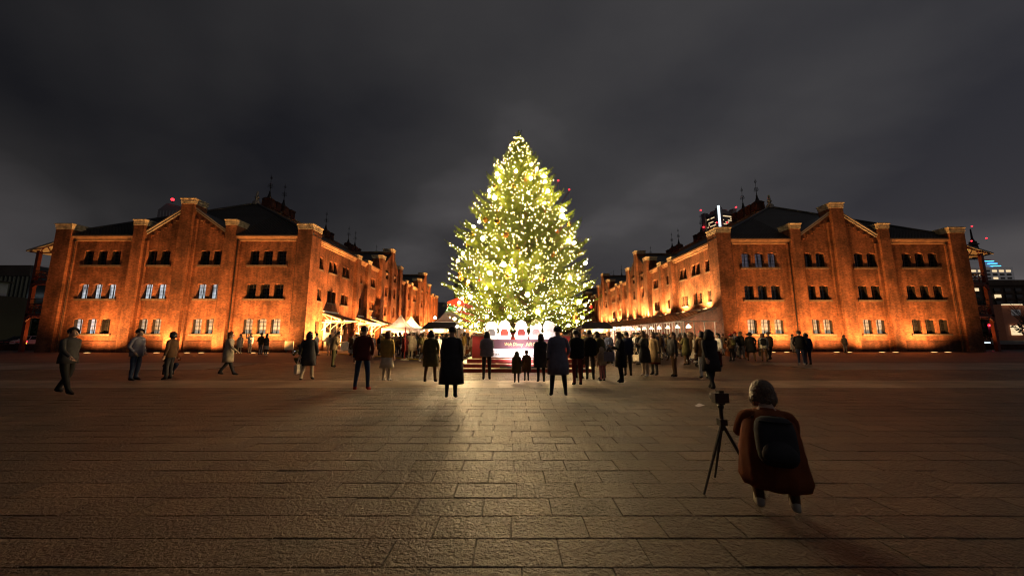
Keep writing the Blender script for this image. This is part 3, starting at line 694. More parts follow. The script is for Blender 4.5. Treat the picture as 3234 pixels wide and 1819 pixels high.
# ------------------------------------------------------------------ glass veranda on the right
VX0, VX1, VY0, VY1 = XR-HW-3.55, XR-HW-.31, YR+.4, YR+46
t = thing('glass_veranda', 'long lean-to glass veranda with white posts along the right warehouse', 'veranda', (0, 0, 0))
n = 36; st = (VY1-VY0)/n
for k in range(n):
    mb = MB(); a, c = VY0+k*st+.03, VY0+(k+1)*st-.03
    mb.quad((VX0-.25, a, 2.90), (VX0-.25, c, 2.90), (VX1, c, 4.08), (VX1, a, 4.08)); mb.quad((VX0-.25, a, 2.87), (VX0-.25, c, 2.87), (VX1, c, 4.05), (VX1, a, 4.05)); mb.build('roof_panel', M['verroof'], t)
    mb = MB(); y_ = VY0+k*st
    mb.tube((VX0-.25, y_, 2.93), (VX1, y_, 4.11), .03, n=4); mb.build('rafter', M['woodd'], t)
    for q in (0, .5):
        mb = MB(); mb.box(VX0-.03, VX0+.03, y_+q*st-.03, y_+q*st+.03, 0, 2.86); mb.build('post', M['white'], t)
    mb = MB(); mb.box(VX0-.008, VX0+.008, y_+.04, y_+st/2-.04, .4, 2.8); mb.box(VX0-.008, VX0+.008, y_+st/2+.04, y_+st-.04, .4, 2.8); mb.build('pane', M['verglass'], t)
mb = MB(); mb.box(VX0-.32, VX0+.06, VY0, VY1, 2.80, 2.90); mb.build('gutter', M['white'], t)
mb = MB(); mb.box(VX1-.1, VX1+.02, VY0, VY1, 4.09, 4.2); mb.build('wall_flashing', M['lead'], t)
mb = MB(); mb.box(VX0-.04, VX0+.04, VY0, VY1, .0, .38); mb.build('kerb_panel', M['wood'], t)
mb = MB(); mb.poly([(VX0, VY0-.02, 2.86), (VX1, VY0-.02, 2.86), (VX1, VY0-.02, 4.0)]); mb.build('gable_glass', M['verglass'], t)
for xx in (VX0+.9, VX0+1.9, VX0+2.9):
    mb = MB(); mb.box(xx-.03, xx+.03, VY0-.05, VY0+.01, 0, 2.8); mb.build('post', M['white'], t)
mb = MB(); mb.box(VX0, VX1, VY0-.06, VY0+.02, 2.78, 2.86); mb.tube((VX0-.25, VY0-.02, 2.95), (VX1, VY0-.02, 4.12), .05, n=4); mb.build('end_beam', M['white'], t)
PL = MB(); PL.lathe([(.24, 0), (.08, .26), (.03, .3)], 10); PLm = PL.mesh('shade', M['lampshade'])
CD = MB(); CD.tube((0, 0, .3), (0, 0, .85), .012, n=4); CDm = CD.mesh('cord', M['iron'])
for k in range(20):
    t = thing('pendant_lamp', 'glowing white cone pendant lamp hanging inside the glass veranda', 'pendant lamp', (VX0+.85+.55*(k % 2), VY0+.9+k*1.15, 2.28), 0, 'pendant lamps in the glass veranda')
    inst('shade', PLm, t); inst('cord', CDm, t)
    if k % 3 == 1: point(t, (t.location.x, t.location.y, 2.1), 260, (1.0, .70, .40), .2)
for k in range(7):
    t = thing('strip_light', 'white strip light under the far veranda roof', 'strip light', (VX0+1.7, VY0+22+k*3.4, 2.72), 0, 'strip lights in the glass veranda')
    mb = MB(); mb.box(-.5, .5, -.8, .8, 0, .05); mb.build('tube', M['coolbulb'] if k % 2 else M['warmbulb'], t); point(t, (VX0+1.7, VY0+22+k*3.4, 2.5), 1100, (1.0, .74, .56), .3)
for k, yy in enumerate((2.2, 6.8, 11.4, 16.2, 18.9, 22.6, 26.0, 31, 36, 39.5, 43)):     # floodlights standing on the veranda roof
    x = VX1-.75; y_ = YR+yy; z = 3.95
    t = thing('roof_floodlight', f'{(ORD+["eleventh"])[k]} small floodlight from the near corner on top of the veranda roof', 'floodlight', (x, y_, z), 0, 'floodlights on the veranda roof')
    mb = MB(); mb.box(-.12, .12, -.16, .16, -.2, .02); mb.build('housing', M['iron'], t); mb = MB(); mb.box(-.1, .1, -.14, .14, .02, .035); mb.build('lens', M['uplens'], t)
    spot(t, (x, y_, z+.1), (XR-HW, y_, z+3.6), 6800, (1.0, .50, .16), R(140), .9, .1)
for k in range(5):     # tables with diners' lamps: the planters seen through the glass
    t = thing('cafe_table', 'round cafe table behind the veranda glass', 'table', (VX0+1.6, VY0+1.6+k*2.4, 0), 0, 'cafe tables in the veranda')
    mb = MB(); mb.lathe([(.4, .72), (.4, .75)], 12); mb.build('table_top', M['wood'], t); mb = MB(); mb.lathe([(.22, 0), (.2, .03), (.04, .05), (.04, .72)], 8); mb.build('table_base', M['iron'], t)

# ------------------------------------------------------------------ market stalls and tents
def stall(x, y, w, d, label, lights=True):
    t = thing('market_stall', label, 'market stall', (x, y, 0), 0, 'wooden market stalls behind the tree')
    n = int(w/.2)
    pm = MB(); pm.box(0, w/n-.012, 0, .03, .0, 2.1); me = pm.mesh('plank', M['wood'])
    for k in range(n):
        if .25*n < k < .75*n:
            continue
        inst('plank', me, t, (-w/2+k*w/n, 0, 0))
    pm2 = MB(); pm2.box(0, w/n-.012, 0, .03, 0, 1.0); me2 = pm2.mesh('plank', M['wood'])
    pm3 = MB(); pm3.box(0, w/n-.012, 0, .03, 1.75, 2.1); me3 = pm3.mesh('plank', M['wood'])
    for k in range(n):
        if .25*n < k < .75*n: inst('plank', me2, t, (-w/2+k*w/n, 0, 0)); inst('plank', me3, t, (-w/2+k*w/n, 0, 0))
    mb = MB(); mb.box(-w/2, w/2, d-.04, d, 0, 2.1); mb.box(-w/2, -w/2+.04, .04, d-.05, 0, 2.1); mb.box(w/2-.04, w/2, .04, d-.05, 0, 2.1); mb.build('wall', M['wood'], t)
    mb = MB(); mb.box(-w*.25, w*.25, -.25, -.01, 1.0, 1.06); mb.build('counter', M['woodd'], t)
    rf = MB(); o = .35
    rf.quad((-w/2-o, -o-.1, 2.12), (w/2+o, -o-.1, 2.12), (w/2, d/2, 2.82), (-w/2, d/2, 2.82)); rf.quad((w/2+o, d+o, 2.12), (-w/2-o, d+o, 2.12), (-w/2, d/2, 2.82), (w/2, d/2, 2.82)); rf.poly([(-w/2-o, -o-.1, 2.12), (-w/2, d/2, 2.82), (-w/2-o, d+o, 2.12)]); rf.poly([(w/2+o, -o-.1, 2.12), (w/2, d/2, 2.82), (w/2+o, d+o, 2.12)])
    rf.build('roof', M['felt'], t)
    mb = MB(); mb.box(-w/2-o, w/2+o, -o-.15, -o-.1, 2.02, 2.15); mb.build('fascia', M['cream'], t)
    mb = MB()
    for k in range(7): mb.ball((-w/2+w*k/6, -.3, 1.98), .045, 6, 4)
    mb.build('bulb_row', M['warmbulb'], t)
    point(t, (x, y-.5, 1.85), 700, (1.0, .72, .40), .15)
stall(-7.1, 34, 2.7, 2.4, 'wooden market stall with dark roof left of the tree, before the green tent')
stall(8.3, 34, 2.5, 2.4, 'wooden market stall with dark roof right of the tree, before the glass veranda')
stall(-3.2, 35, 2.9, 2.4, 'wooden market stall half hidden behind the left side of the tree')
stall(3.6, 35, 2.9, 2.4, 'wooden market stall half hidden behind the right side of the tree')
def pagoda(x, y, w, eave, top, m, label, green=False, rad=None):
    t = thing('pagoda_tent', label, 'tent', (x, y, 0), 0, 'peaked market tents')
    rf = MB(); n = 7; h = w/2
    prof = [(h*(1-k/n)**1.0, eave+(top-eave)*(k/n)**1.75) for k in range(n)] + [(.03, top)]
    for (r1, z1), (r2, z2) in zip(prof, prof[1:]):
        c1 = [(-r1, -r1, z1), (r1, -r1, z1), (r1, r1, z1), (-r1, r1, z1)]; c2 = [(-r2, -r2, z2), (r2, -r2, z2), (r2, r2, z2), (-r2, r2, z2)]
        for i in range(4): rf.quad(c1[i], c1[(i+1) % 4], c2[(i+1) % 4], c2[i])
    rf.build('canopy', m, t)
    mb = MB()
    for i, (a, c) in enumerate([((-h, -h), (h, -h)), ((h, -h), (h, h)), ((h, h), (-h, h)), ((-h, h), (-h, -h))]): mb.quad((*a, eave-.28), (*c, eave-.28), (*c, eave), (*a, eave))
    mb.build('valance', m, t)
    for sx in (-1, 1):
        for sy in (-1, 1): mb = MB(); mb.box(sx*h-.04, sx*h+.04, sy*h-.04, sy*h+.04, 0, eave); mb.build('pole', M['white'], t)
    mb = MB(); mb.quad((-h+.05, h-.05, 0), (h-.05, h-.05, 0), (h-.05, h-.05, eave-.1), (-h+.05, h-.05, eave-.1)); mb.quad((h-.06, -h+.1, 0), (h-.06, h-.1, 0), (h-.06, h-.1, eave-.1), (h-.06, -h+.1, eave-.1)); mb.quad((-h+.06, -h+.1, 0), (-h+.06, h-.1, 0), (-h+.06, h-.1, eave-.1), (-h+.06, -h+.1, eave-.1)); mb.build('side_wall', m, t)
    return t
t1 = pagoda(-15.5, 48.5, 3.7, 2.45, 4.35, M['offwhite'], 'white peaked tent in front, beside the left warehouse wall'); point(t1, (-15.2, 48.0, 2.1), 200, (1.0, .74, .48), .2)
t2 = pagoda(-15.3, 52.8, 3.7, 2.45, 4.35, M['offwhite'], 'white peaked tent just behind the front one, beside the left warehouse'); point(t2, (-15.1, 52.2, 2.1), 260, (1.0, .85, .75), .2)
t3 = pagoda(-10.7, 60, 4.8, 3.75, 7.0, M['offwhite'], 'larger peaked tent lit green at its top, left of the tree'); spot(t3, (-13.0, 55.5, 9.5), (-10.7, 60, 6.4), 5000, (.10, 1.0, .35), R(26), .8); point(t3, (-11.2, 55.4, 2.6), 300, (1.0, .80, .55), .3)
t4 = pagoda(-11.0, 66, 4.8, 3.75, 7.3, M['offwhite'], 'second tent with a green lit peak, half hidden behind the tree'); spot(t4, (-13.0, 61.5, 10.0), (-11.0, 66, 6.6), 5000, (.10, 1.0, .35), R(26), .8)
for k, (x, y, z, mm, lab) in enumerate(((-11.5, 52, 4.1, 'coolbulb', 'bright white floodlight on a pole between the white tents and the green tent'), (-12.6, 75, 6.2, 'warmbulb', 'amber floodlight on a pole behind the green lit tent'), (-5.2, 33.2, 2.35, 'warmbulb', 'round warm lamp at the right end of the left stall roof'), (9.75, 33.2, 2.15, 'warmbulb', 'round warm lamp at the right end of the right stall roof'))):
    t = thing('floodlight', lab, 'floodlight', (x, y, 0)); mb = MB(); mb.tube((0, 0, 0), (0, 0, z-.1), .04); mb.build('pole', M['iron'], t); mb = MB(); mb.ball((0, 0, z), .13 if k > 1 else .2, 8, 6); mb.build('globe', M[mm], t)
t = thing('red_shed', 'red clad event hall with white trusses behind the green lit tent', 'building', (-5.0, 78, 0))
mb = MB(); mb.poly([(-9.6, 0, 0), (9, 0, 0), (9, 0, 8.2), (2.5, 0, 10.9), (-7.4, 0, 9.9), (-9.6, 0, 9.0)]); mb.quad((-9.6, 0, 0), (-9.6, 9, 0), (-9.6, 9, 9.0), (-9.6, 0, 9.0)); mb.build('wall', M['redlit'], t)
mb = MB(); mb.quad((-9.6, -.05, 9.02), (-7.4, -.05, 9.92), (-7.4, 9, 9.92), (-9.6, 9, 9.02)); mb.quad((-7.4, -.05, 9.92), (2.5, -.05, 10.92), (2.5, 9, 10.92), (-7.4, 9, 9.92)); mb.build('roof', M['citydark'], t)
for k in range(6): mb = MB(); mb.tube((-7+k*2.2, -.5, 5), (-5.6+k*2.2, -.5, 8.2), .09); mb.build('truss', M['white'], t)
spot(t, (-9, 68, 6), (-6, 78, 8), 2600, (1, .75, .6), R(90), .9)

# ------------------------------------------------------------------ city behind
def building(name, label, x0, x1, y0, y1, h, m, cat='building'):
    t = thing(name, label, cat, ((x0+x1)/2, y0, 0)); w = (x1-x0)/2
    mb = MB(); mb.box(-w, w, 0, y1-y0, 0, h); mb.build('wall', m, t); return t, w
def beacon(x, y, z, label, r=.8, key='redlamp'):
    t = thing('beacon', label, 'beacon', (x, y, z), 0, 'aviation beacons'); mb = MB(); mb.ball((0, 0, 0), r, 8, 5); mb.build('lens', M[key], t); mb = MB(); mb.tube((0, 0, -2*r), (0, 0, -r*.8), r*.3); mb.build('mount', M['iron'], t); return t
t = thing('white_block', 'pale gable ended tower block behind the left warehouse roof with a red beacon on top', 'building', (-121.5, 120, 0))
mb = MB(); mb.poly([(-6, 0, 0), (6, 0, 0), (6, 0, 46.6), (-3, 0, 48.8), (-6, 0, 46.2)]); mb.quad((6, 0, 0), (6, 14, 0), (6, 14, 46.6), (6, 0, 46.6)); mb.quad((-6, 0, 46.2), (-3, 0, 48.8), (-3, 14, 48.8), (-6, 14, 46.2)); mb.quad((-3, 0, 48.8), (6, 0, 46.6), (6, 14, 46.6), (-3, 14, 48.8)); mb.build('wall', M['twr'], t)
mb = MB()
for k in range(11): mb.box(-6+k*1.1, -5.9+k*1.1, -.06, -.002, 40, 46)
mb.build('cladding_rib', M['white'], t)
beacon(-122.2, 119.5, 49.9, 'red beacon on the pale block behind the left warehouse roof', .55)
t, w = building('office_tower', 'dark office block with pale vertical fins at the far left', -165, -129.5, 92, 110, 20.2, M['glasstower'])
fm = MB(); fm.box(-.12, .12, -.25, -.002, .5, 17.2); fme = fm.mesh('fin', M['fin'])
for k in range(25): inst('fin', fme, t, (w-.5-k*1.15, 0, 0))
mb = MB(); mb.box(-w-.1, w+.1, -.3, -.002, 17.3, 20.2); mb.build('parapet', M['citydark'], t)
for k, (x, z) in enumerate(((-3, 14.9), (4, 13.5), (9.5, 6.2))): mb = MB(); mb.box(x-.35, x+.35, -.1, -.003, z, z+.3); mb.build('window', M['whitestrip'], t)
t = thing('lit_pylon_building', 'pale lit building with a glowing sign seen through the left veranda', 'building', (-121, 100, 0))
mb = MB(); mb.box(-9, 4, 0, 12, 0, 17); mb.build('wall', M['citydark'], t); mb = MB(); mb.box(-2.6, 1.4, -1, -.01, 0, 12.2); mb.build('tower', M['hotel'], t)
for k, x in enumerate((-3.4, -2.0, .2, 1.6)): mb = MB(); mb.box(x-.6, x+.6, -1.2, -1.01, 12.3+.15*(k % 2), 13.1); mb.build('sign_lamp', M['whitestrip'], t)
t = thing('gabled_house', 'small white dormered house at the far left edge', 'house', (-76, 47, 0))
mb = MB(); mb.box(-9, 1.6, 0, 7, 0, 7.2); mb.build('wall', M['citydark'], t); mb = MB(); mb.box(-4.0, 1.2, -.2, 4, 7.25, 9.2); mb.build('dormer', M['white'], t); mb = MB(); mb.poly([(-4.4, -.4, 9.2), (1.6, -.4, 9.2), (1.0, 2, 9.9), (-4, 2, 9.9)]); mb.box(-4.4, 1.6, -.4, 4.2, 9.2, 9.4); mb.build('roof', M['citydark'], t); mb = MB(); mb.box(-1.2, 0, -.25, -.21, 7.7, 8.8); mb.build('window', M['glass'], t)
t, w = building('far_block', 'grey stepped block at the end of the street, left of the green tent', -47, -39, 205, 215, 18.5, M['twr'])
mb = MB(); mb.box(-2, 2.5, 0, 8, 18.5, 21.0); mb.build('roof_house', M['twr'], t)
for k in range(3): mb = MB(); mb.box(-3+k*2.2, -1.6+k*2.2, -.1, -.005, 8.2, 9.2); mb.build('window', M['winlit'], t)
t, w = building('apartment_tower', 'tall dim apartment tower behind the left edge of the tree', -52, -36, 310, 330, 52, M['citydark'])
wm = MB(); wm.box(-.5, .5, -.15, -.01, 0, 1.2); wme = wm.mesh('window', M['windim']); wml = wm.mesh('window', M['winlit'])
for r_ in range(11):
    for k in range(7): inst('window', wml if random.random() < .12 else wme, t, (-6.6+k*2.1, 0, 8+r_*3.8))
# skyscraper on the right
t = thing('skyscraper', 'tall skyscraper with a white lit strip behind the right warehouse roof', 'skyscraper', (479.7, 775.6, 0), R(15))
w = 20
mb = MB(); mb.box(-w, w, -w, w, 0, 281); mb.box(-w*.6, w*.6, -w*.6, w*.6, 281, 288); mb.build('shaft', M['twr'], t)
for (sx, sy) in ((-1, -1), (1, -1), (-1, 1), (1, 1)):
    mb = MB(); mb.frustum(sx*w-7, sx*w+7, sy*w-7, sy*w+7, 0, sx*w-5, sx*w+5, sy*w-5, sy*w+5, 286); mb.build('corner_shaft', M['twr'], t)
mb = MB()
for k in range(20): mb.box(-w-5.6, -w-2.6, -w-6.0, -w-5.2, 230+k*3., 232.2+k*3.); mb.box(-w-6.0, -w-5.2, -w-5.2, -w-2.6, 230+k*3., 232.2+k*3.)
mb.build('light_strip', M['whitestrip'], t)
wa = MB(); wa.box(-1.3, 1.3, -.6, -.05, 0, 1.9); wl = wa.mesh('window', M['winlit']); wd = wa.mesh('window', M['windim'])
for face in (0, 1):
    for r_ in range(11):
        litrow = r_ in (2, 3, 5, 7, 9)
        for k in range(8):
            on = (litrow and random.random() < .62) or random.random() < .07
            x = -w+7+k*3.6; z = 226+r_*4.6
            inst('window', wl if on else wd, t, (x, -w, z) if face == 0 else (-w, x, z), 0 if face == 0 else R(-90))
for x, y, z, r_, lab in ((449, 793, 296, 2.2, 'red beacon on the left top corner of the skyscraper'), (510, 758, 290, 2.2, 'red beacon on the right top corner of the skyscraper'), (448, 785, 252, 2.0, 'red beacon low on the left side of the skyscraper'), (452, 740, 248, 1.6, 'red beacon beside the lit strip of the skyscraper, on its left'), (472, 735, 247, 1.6, 'red beacon beside the lit strip of the skyscraper, on its right')): beacon(x, y, z, lab, r_)
# antenna tower, hotel, long dark block, mall
t = thing('lattice_antenna', 'lattice antenna tower with red lamps above the right veranda roof', 'antenna tower', (573, 420, -55))
mb = MB(); mb.lathe([(3.2, 150), (2.2, 172), (1.0, 176), (.6, 188)], 6)
mb.build('mast', M['iron'], t)
for z in (146, 153, 160, 168):
    g_ = MB(); g_.lathe([(10.5-.25*(z-146), z), (10.5-.25*(z-146), z+.7), (9-.25*(z-146), z+.7), (9-.25*(z-146), z)], 12); g_.build('ring_deck', M['twr'], t)
mb = MB()
for k in range(8):
    a, c = k*math.pi/4, (k+1)*math.pi/4
    for z in range(116, 168, 8):
        r1, r2 = 8.4-.10*(z-116), 8.4-.10*(z-108)
        mb.tube((r1*math.cos(a), r1*math.sin(a), z), (r2*math.cos(a), r2*math.sin(a), z+8), .35, n=4); mb.tube((r1*math.cos(a), r1*math.sin(a), z), (r2*math.cos(c), r2*math.sin(c), z+8), .22, n=3)
mb.build('lattice', M['citydark'], t)
beacon(573, 418, 136, 'red beacon on the tip of the lattice antenna tower', .9)
beacon(561, 412, 115.5, 'red beacon on the left of the lattice antenna ring', .9); beacon(577, 410, 118.5, 'red beacon on the right of the lattice antenna ring', .9)
t = thing('hotel', 'pale hotel block with blue lit terraces beyond the right warehouse', 'hotel', (377, 280, 0))
mb = MB(); mb.box(-36, 34, 0, 30, 0, 57); mb.build('wall', M['hotel'], t); mb = MB(); mb.poly([(-36, 2, 57), (22, 2, 57), (12, 2, 63), (-36, 2, 65)]); mb.box(-36, 8, 2.1, 26, 57, 62.5); mb.build('crown', M['hotel'], t)
for k, (x, z) in enumerate(((17.5, 62.0), (20, 60.0), (22.5, 58.0))): mb = MB(); mb.box(x-3.6, x+3.6, .9, 1.9, z, z+.5); mb.build('blue_strip', M['bluelamp'], t)
for k in range(3): mb = MB(); mb.box(-12, -8.5, .9, 1.9, 57.4+k*2, 57.9+k*2); mb.build('blue_strip', M['bluelamp'], t)
wa = MB(); wa.box(-1.7, 1.7, -.4, -.05, 0, 1.5); wl = wa.mesh('window', M['winlit']); wd = wa.mesh('window', M['windim'])
for r_ in range(6):
    for k in range(12): inst('window', wl if (r_ == 5 and random.random() < .75) or random.random() < .05 else wd, t, (-33+k*5.7, 0, 38.0+r_*3.0))
t, w = building('long_dark_block', 'long dark hotel block with a few lit windows at the far right', 150, 330, 140, 160, 23.7, M['citydark'])
mb = MB(); mb.box(-w-1, w, -1.0, -.01, 21.6, 23.8); mb.build('cornice', M['citydark'], t)
wa = MB(); wa.box(-1.2, 1.2, -.3, -.02, 0, 1.5); wl = wa.mesh('window', M['winlit']); wd = wa.mesh('window', M['windim']); 
ba = MB(); ba.box(-1.6, 1.6, -.7, -.02, 0, .12); ba.box(-1.6, 1.6, -.75, -.68, .12, .9); bme = ba.mesh('balcony', M['citydark'])
for r_ in range(4):
    for k in range(20): inst('window', wl if random.random() < .15 else wd, t, (-w+4+k*4.3, 0, 11.2+r_*2.6)); inst('balcony', bme, t, (-w+4+k*4.3, 0, 10.5+r_*2.6))
t, w = building('shopping_mall', 'red brown mall with lit shopfronts at the far right edge', 154, 240, 109, 120, 11.2, M['mall'])
mb = MB(); mb.box(-w, w, -.8, -.02, 10.95, 11.2); mb.build('lit_cornice', M['winlit'], t)
wa = MB(); wa.box(-1.3, 1.3, -.3, -.02, 0, 1.9); wl = wa.mesh('window', M['hotel'])
for k in range(9): inst('window', wl, t, (-w+4+k*4.2, 0, 7.6))
for k in range(9): mb = MB(); mb.box(-w+1.5+k*4, -w+4.4+k*4, -.4, -.02, 1.6+.2*(k % 3), 4.6); mb.build('shopfront', M['winlit'], t)
# tower cranes behind the tree
for (x, y, z, lab) in ((46.3, 330, 153.5, 'red tower crane jib behind the tree, the upper one'), (57, 330, 144, 'red tower crane jib behind the tree, the lower one')):
    t = thing('tower_crane', lab, 'crane', (x, y, 0), 0, 'cranes behind the tree'); q = MB()
    b0, b1 = Vector((-9, 0, z-14)), Vector((0, 0, z))
    for dx in (-.7, .7):
        for dz in (-.6, .6): q.tube(b0+Vector((dx, dz, 0)), b1+Vector((dx*.4, dz*.4, 0)), .16, n=4)
    for k in range(12):
        p, r_ = b0.lerp(b1, k/12), b0.lerp(b1, (k+1)/12); q.tube(p+Vector((-.6, -.6, 0)), r_+Vector((.6, -.6, 0)), .1, n=3); q.tube(p+Vector((.6, -.6, 0)), r_+Vector((-.6, -.6, 0)), .1, n=3)
    q.build('jib', M['redsteel'], t); q = MB(); q.box(-9.9, -8.1, -.9, .9, 0, z-13.5); q.build('mast', M['redsteel'], t); q = MB(); q.tube((0, 0, z-.5), (0, 0, z-13), .07, n=3); q.box(-.4, .4, -.4, .4, z-14, z-13); q.build('hook_line', M['redsteel'], t)
    beacon(x, y-1, z+1, 'red lamp on the tip of the ' + ('upper' if z > 150 else 'lower') + ' crane jib', .9)

# ------------------------------------------------------------------ broadleaf trees and bushes round the edges
def leafy(name, label, x, y, h, r, n, m, z0=None, cat='tree', ls=.22, group=None):
    t = thing(name, label, cat, (x, y, 0), 0, group)
    rnd = random.Random(hash((x, y)) & 0xffff); z0 = h*.3 if z0 is None else z0
    tr = MB(); tr.tube((0, 0, 0), (.1, 0, z0+.3*(h-z0)), r*.09, r*.05)
    cl = []
    for k in range(9):
        a = rnd.random()*6.28; q = rnd.uniform(.25, .8)*r; p = (q*math.cos(a), q*math.sin(a), rnd.uniform(z0, h*.92)); tr.tube((.05, 0, z0*.8), p, r*.03, r*.012, n=4); cl.append((p, rnd.uniform(.3, .5)*r))
    tr.build('trunk', M['bark'], t)
    lf = MB()
    for k in range(n):
        c, cr = cl[k % len(cl)]; v = Vector((rnd.gauss(0, 1), rnd.gauss(0, 1), rnd.gauss(0, .8))).normalized()*cr*(rnd.random()**.4)
        p = Vector(c)+v; a = Vector((rnd.gauss(0, 1), rnd.gauss(0, 1), rnd.gauss(0, 1))).normalized()*ls; b_ = a.orthogonal().normalized()*ls*.6
        lf.quad(p-a, p+b_, p+a, p-b_)
    tag(lf.build('crown', m, t), kind='stuff'); return t
leafy('dark_tree', 'large dark evergreen tree beside the right veranda column', 64, 41, 6.0, 3.0, 2200, M['leafd'], 1.2)
leafy('dark_tree', 'dark tree behind the right warehouse verandas, left of the large one', 67, 52, 7.0, 3.4, 2000, M['leafd'], 1.6)
leafy('dark_tree', 'dark low tree at the extreme right edge before the mall', 71.5, 46, 3.8, 2.6, 1400, M['leafd'], .8)
tb = leafy('green_bush', 'small bush lit bright green beside the right warehouse corner', 50.5, 40.5, 2.0, 1.4, 700, M['needle'], .4, 'bush', .12); point(tb, (50.0, 39.3, .5), 60, (.35, 1.0, .18), .1)
leafy('dark_tree', 'dark street tree seen under the left veranda deck', -64, 52, 5.0, 2.8, 1400, M['leafd'], 1.6)
tb = leafy('dark_tree', 'street tree lit yellow from below seen through the left veranda', -68, 56, 5.5, 3.0, 1400, M['leafd'], 1.6); point(tb, (-67, 53, .6), 50, (.8, 1.0, .35), .2)
tb = leafy('dark_tree', 'lit street tree at the far left edge behind the parked cars', -80, 56, 5.2, 3.0, 1400, M['leafd'], 1.6); point(tb, (-79, 53, .6), 90, (1.0, .85, .30), .2)
t = thing('bare_tree', 'bare winter tree in front of the mall at the right edge', 'tree', (83, 56, 0)); mb = MB(); rnd = random.Random(4); mb.tube((0, 0, 0), (0, 0, 3.4), .16, .1)
for k in range(16):
    a = rnd.random()*6.28; p = Vector((0, 0, 2.2+rnd.random()*1.4)); q = p+Vector((math.cos(a)*1.6, math.sin(a)*1.6, 1.6+rnd.random()*2.4)); mb.tube(p, q, .05, .02, n=4); mb.tube(p.lerp(q, .6), p.lerp(q, .6)+Vector((rnd.uniform(-1, 1), rnd.uniform(-1, 1), 1.4)), .025, .01, n=3)
mb.build('branch', M['bark'], t)
t = thing('planter_hedge', 'low dark wall with planting left of the left warehouse', 'wall', (-56, 36.5, 0)); mb = MB(); mb.box(-16, 13.2, 0, .5, 0, .62); mb.build('wall', M['brickd'], t)
t = thing('planter_hedge', 'low dark wall right of the right warehouse', 'wall', (57, 37.5, 0)); mb = MB(); mb.box(-10, 20, 0, .5, 0, .55); mb.build('wall', M['brickd'], t)
# cars
def car(x, y, rz, m, label):
    t = thing('parked_car', label, 'car', (x, y, 0), rz, 'cars parked at the left')
    prof = [(-2.25, .35), (-2.25, .78), (-1.9, .92), (-1.55, .95), (-.85, 1.40), (.55, 1.44), (1.25, .98), (2.1, .84), (2.28, .6), (2.28, .35)]
    mb = MB(); W = .86
    for (xa, za), (xb, zb) in zip(prof, prof[1:]+prof[:1]):
        wa, wb = (W if za < 1.0 else W-.2), (W if zb < 1.0 else W-.2); mb.quad((xa, -wa, za), (xb, -wb, zb), (xb, wb, zb), (xa, wa, za))
    for s in (-1, 1): mb.poly([(xx, s*W, z) for xx, z in prof if z < 1.0]); mb.poly([(-1.55, s*W, .95), (-.85, s*(W-.2), 1.40), (.55, s*(W-.2), 1.44), (1.25, s*W, .98)])
    mb.build('body', m, t)
    for s in (-1, 1):
        g_ = MB(); g_.poly([(-1.35, s*(W+.002), .985), (-.85, s*(W-.17), 1.36), (-.22, s*(W-.17), 1.39), (-.22, s*(W+.002), 1.0)]); g_.poly([(-.12, s*(W+.002), 1.0), (-.12, s*(W-.17), 1.39), (.5, s*(W-.17), 1.40), (1.05, s*(W+.002), 1.0)]); g_.build('side_window', M['glass'], t)
        for xx in (-1.4, 1.4):
            w_ = MB(); k = [(xx+.32*math.cos(i*math.pi/6), .32+.32*math.sin(i*math.pi/6)) for i in range(12)]; w_.poly([(p, s*(W+.02), q) for p, q in k])
            for (p, q), (p2, q2) in zip(k, k[1:]+k[:1]): w_.quad((p, s*(W-.2), q), (p2, s*(W-.2), q2), (p2, s*(W+.02), q2), (p, s*(W+.02), q))
            wo = w_.build('wheel', M['rubber'], t); r_ = MB(); r_.poly([(xx+.19*math.cos(i*math.pi/5), s*(W+.026), .32+.19*math.sin(i*math.pi/5)) for i in range(10)]); r_.build('rim', M['lead'], wo)
        l_ = MB(); l_.box(2.2, 2.30, s*.6-.16, s*.6+.16, .62, .76); l_.build('headlight', M['white'], t); l_ = MB(); l_.box(-2.28, -2.2, s*.6-.18, s*.6+.18, .68, .82); l_.build('tail_light', M['red'], t)
car(-57.6, 42.8, R(4), M['carwhite'], 'white parked saloon car beside the left warehouse corner')
car(-63.5, 46.0, R(8), M['cardark'], 'dark parked car behind the white one at the far left')
car(-58.4, 48.5, R(3), M['cardark'], 'dark parked car farther back between white car and street trees')
t = thing('traffic_cone', 'traffic cone with glowing yellow band and red lamp in front of the white car', 'traffic cone', (-55.6, 40.2, 0)); mb = MB(); mb.box(-.2, .2, -.2, .2, 0, .04); mb.build('base', M['blackcloth'], t); mb = MB(); mb.lathe([(.15, .04), (.03, .7)], 10); mb.build('cone', M['yellowlamp'], t); mb = MB(); mb.ball((0, 0, .78), .1, 8, 5); mb.build('lamp_lens', M['redlamp'], t); point(t, (-55.5, 39.9, .6), 25, (1, .05, .08), .1)
mb = MB()
for k in range(14): mb.box(-64+k*.62, -63.6+k*.62, 39.98, 40.02, .72, .80)
tag(mb.build('barrier_tape', M['red']), 'red and white barrier tape strung in front of the white car', 'barrier tape')
t = thing('traffic_light', 'red traffic light on a pole at the right of the right warehouse', 'traffic light', (60.0, 44, 0)); mb = MB(); mb.tube((0, 0, 0), (0, 0, 3.1), .06); mb.build('pole', M['iron'], t); mb = MB(); mb.box(-.16, .16, -.1, .1, 2.2, 3.0); mb.build('housing', M['iron'], t); mb = MB(); mb.ball((0, -.1, 2.75), .15, 8, 5); mb.build('lens', M['redlamp'], t); point(t, (60, 43.6, 2.7), 60, (1, .03, .1), .1)
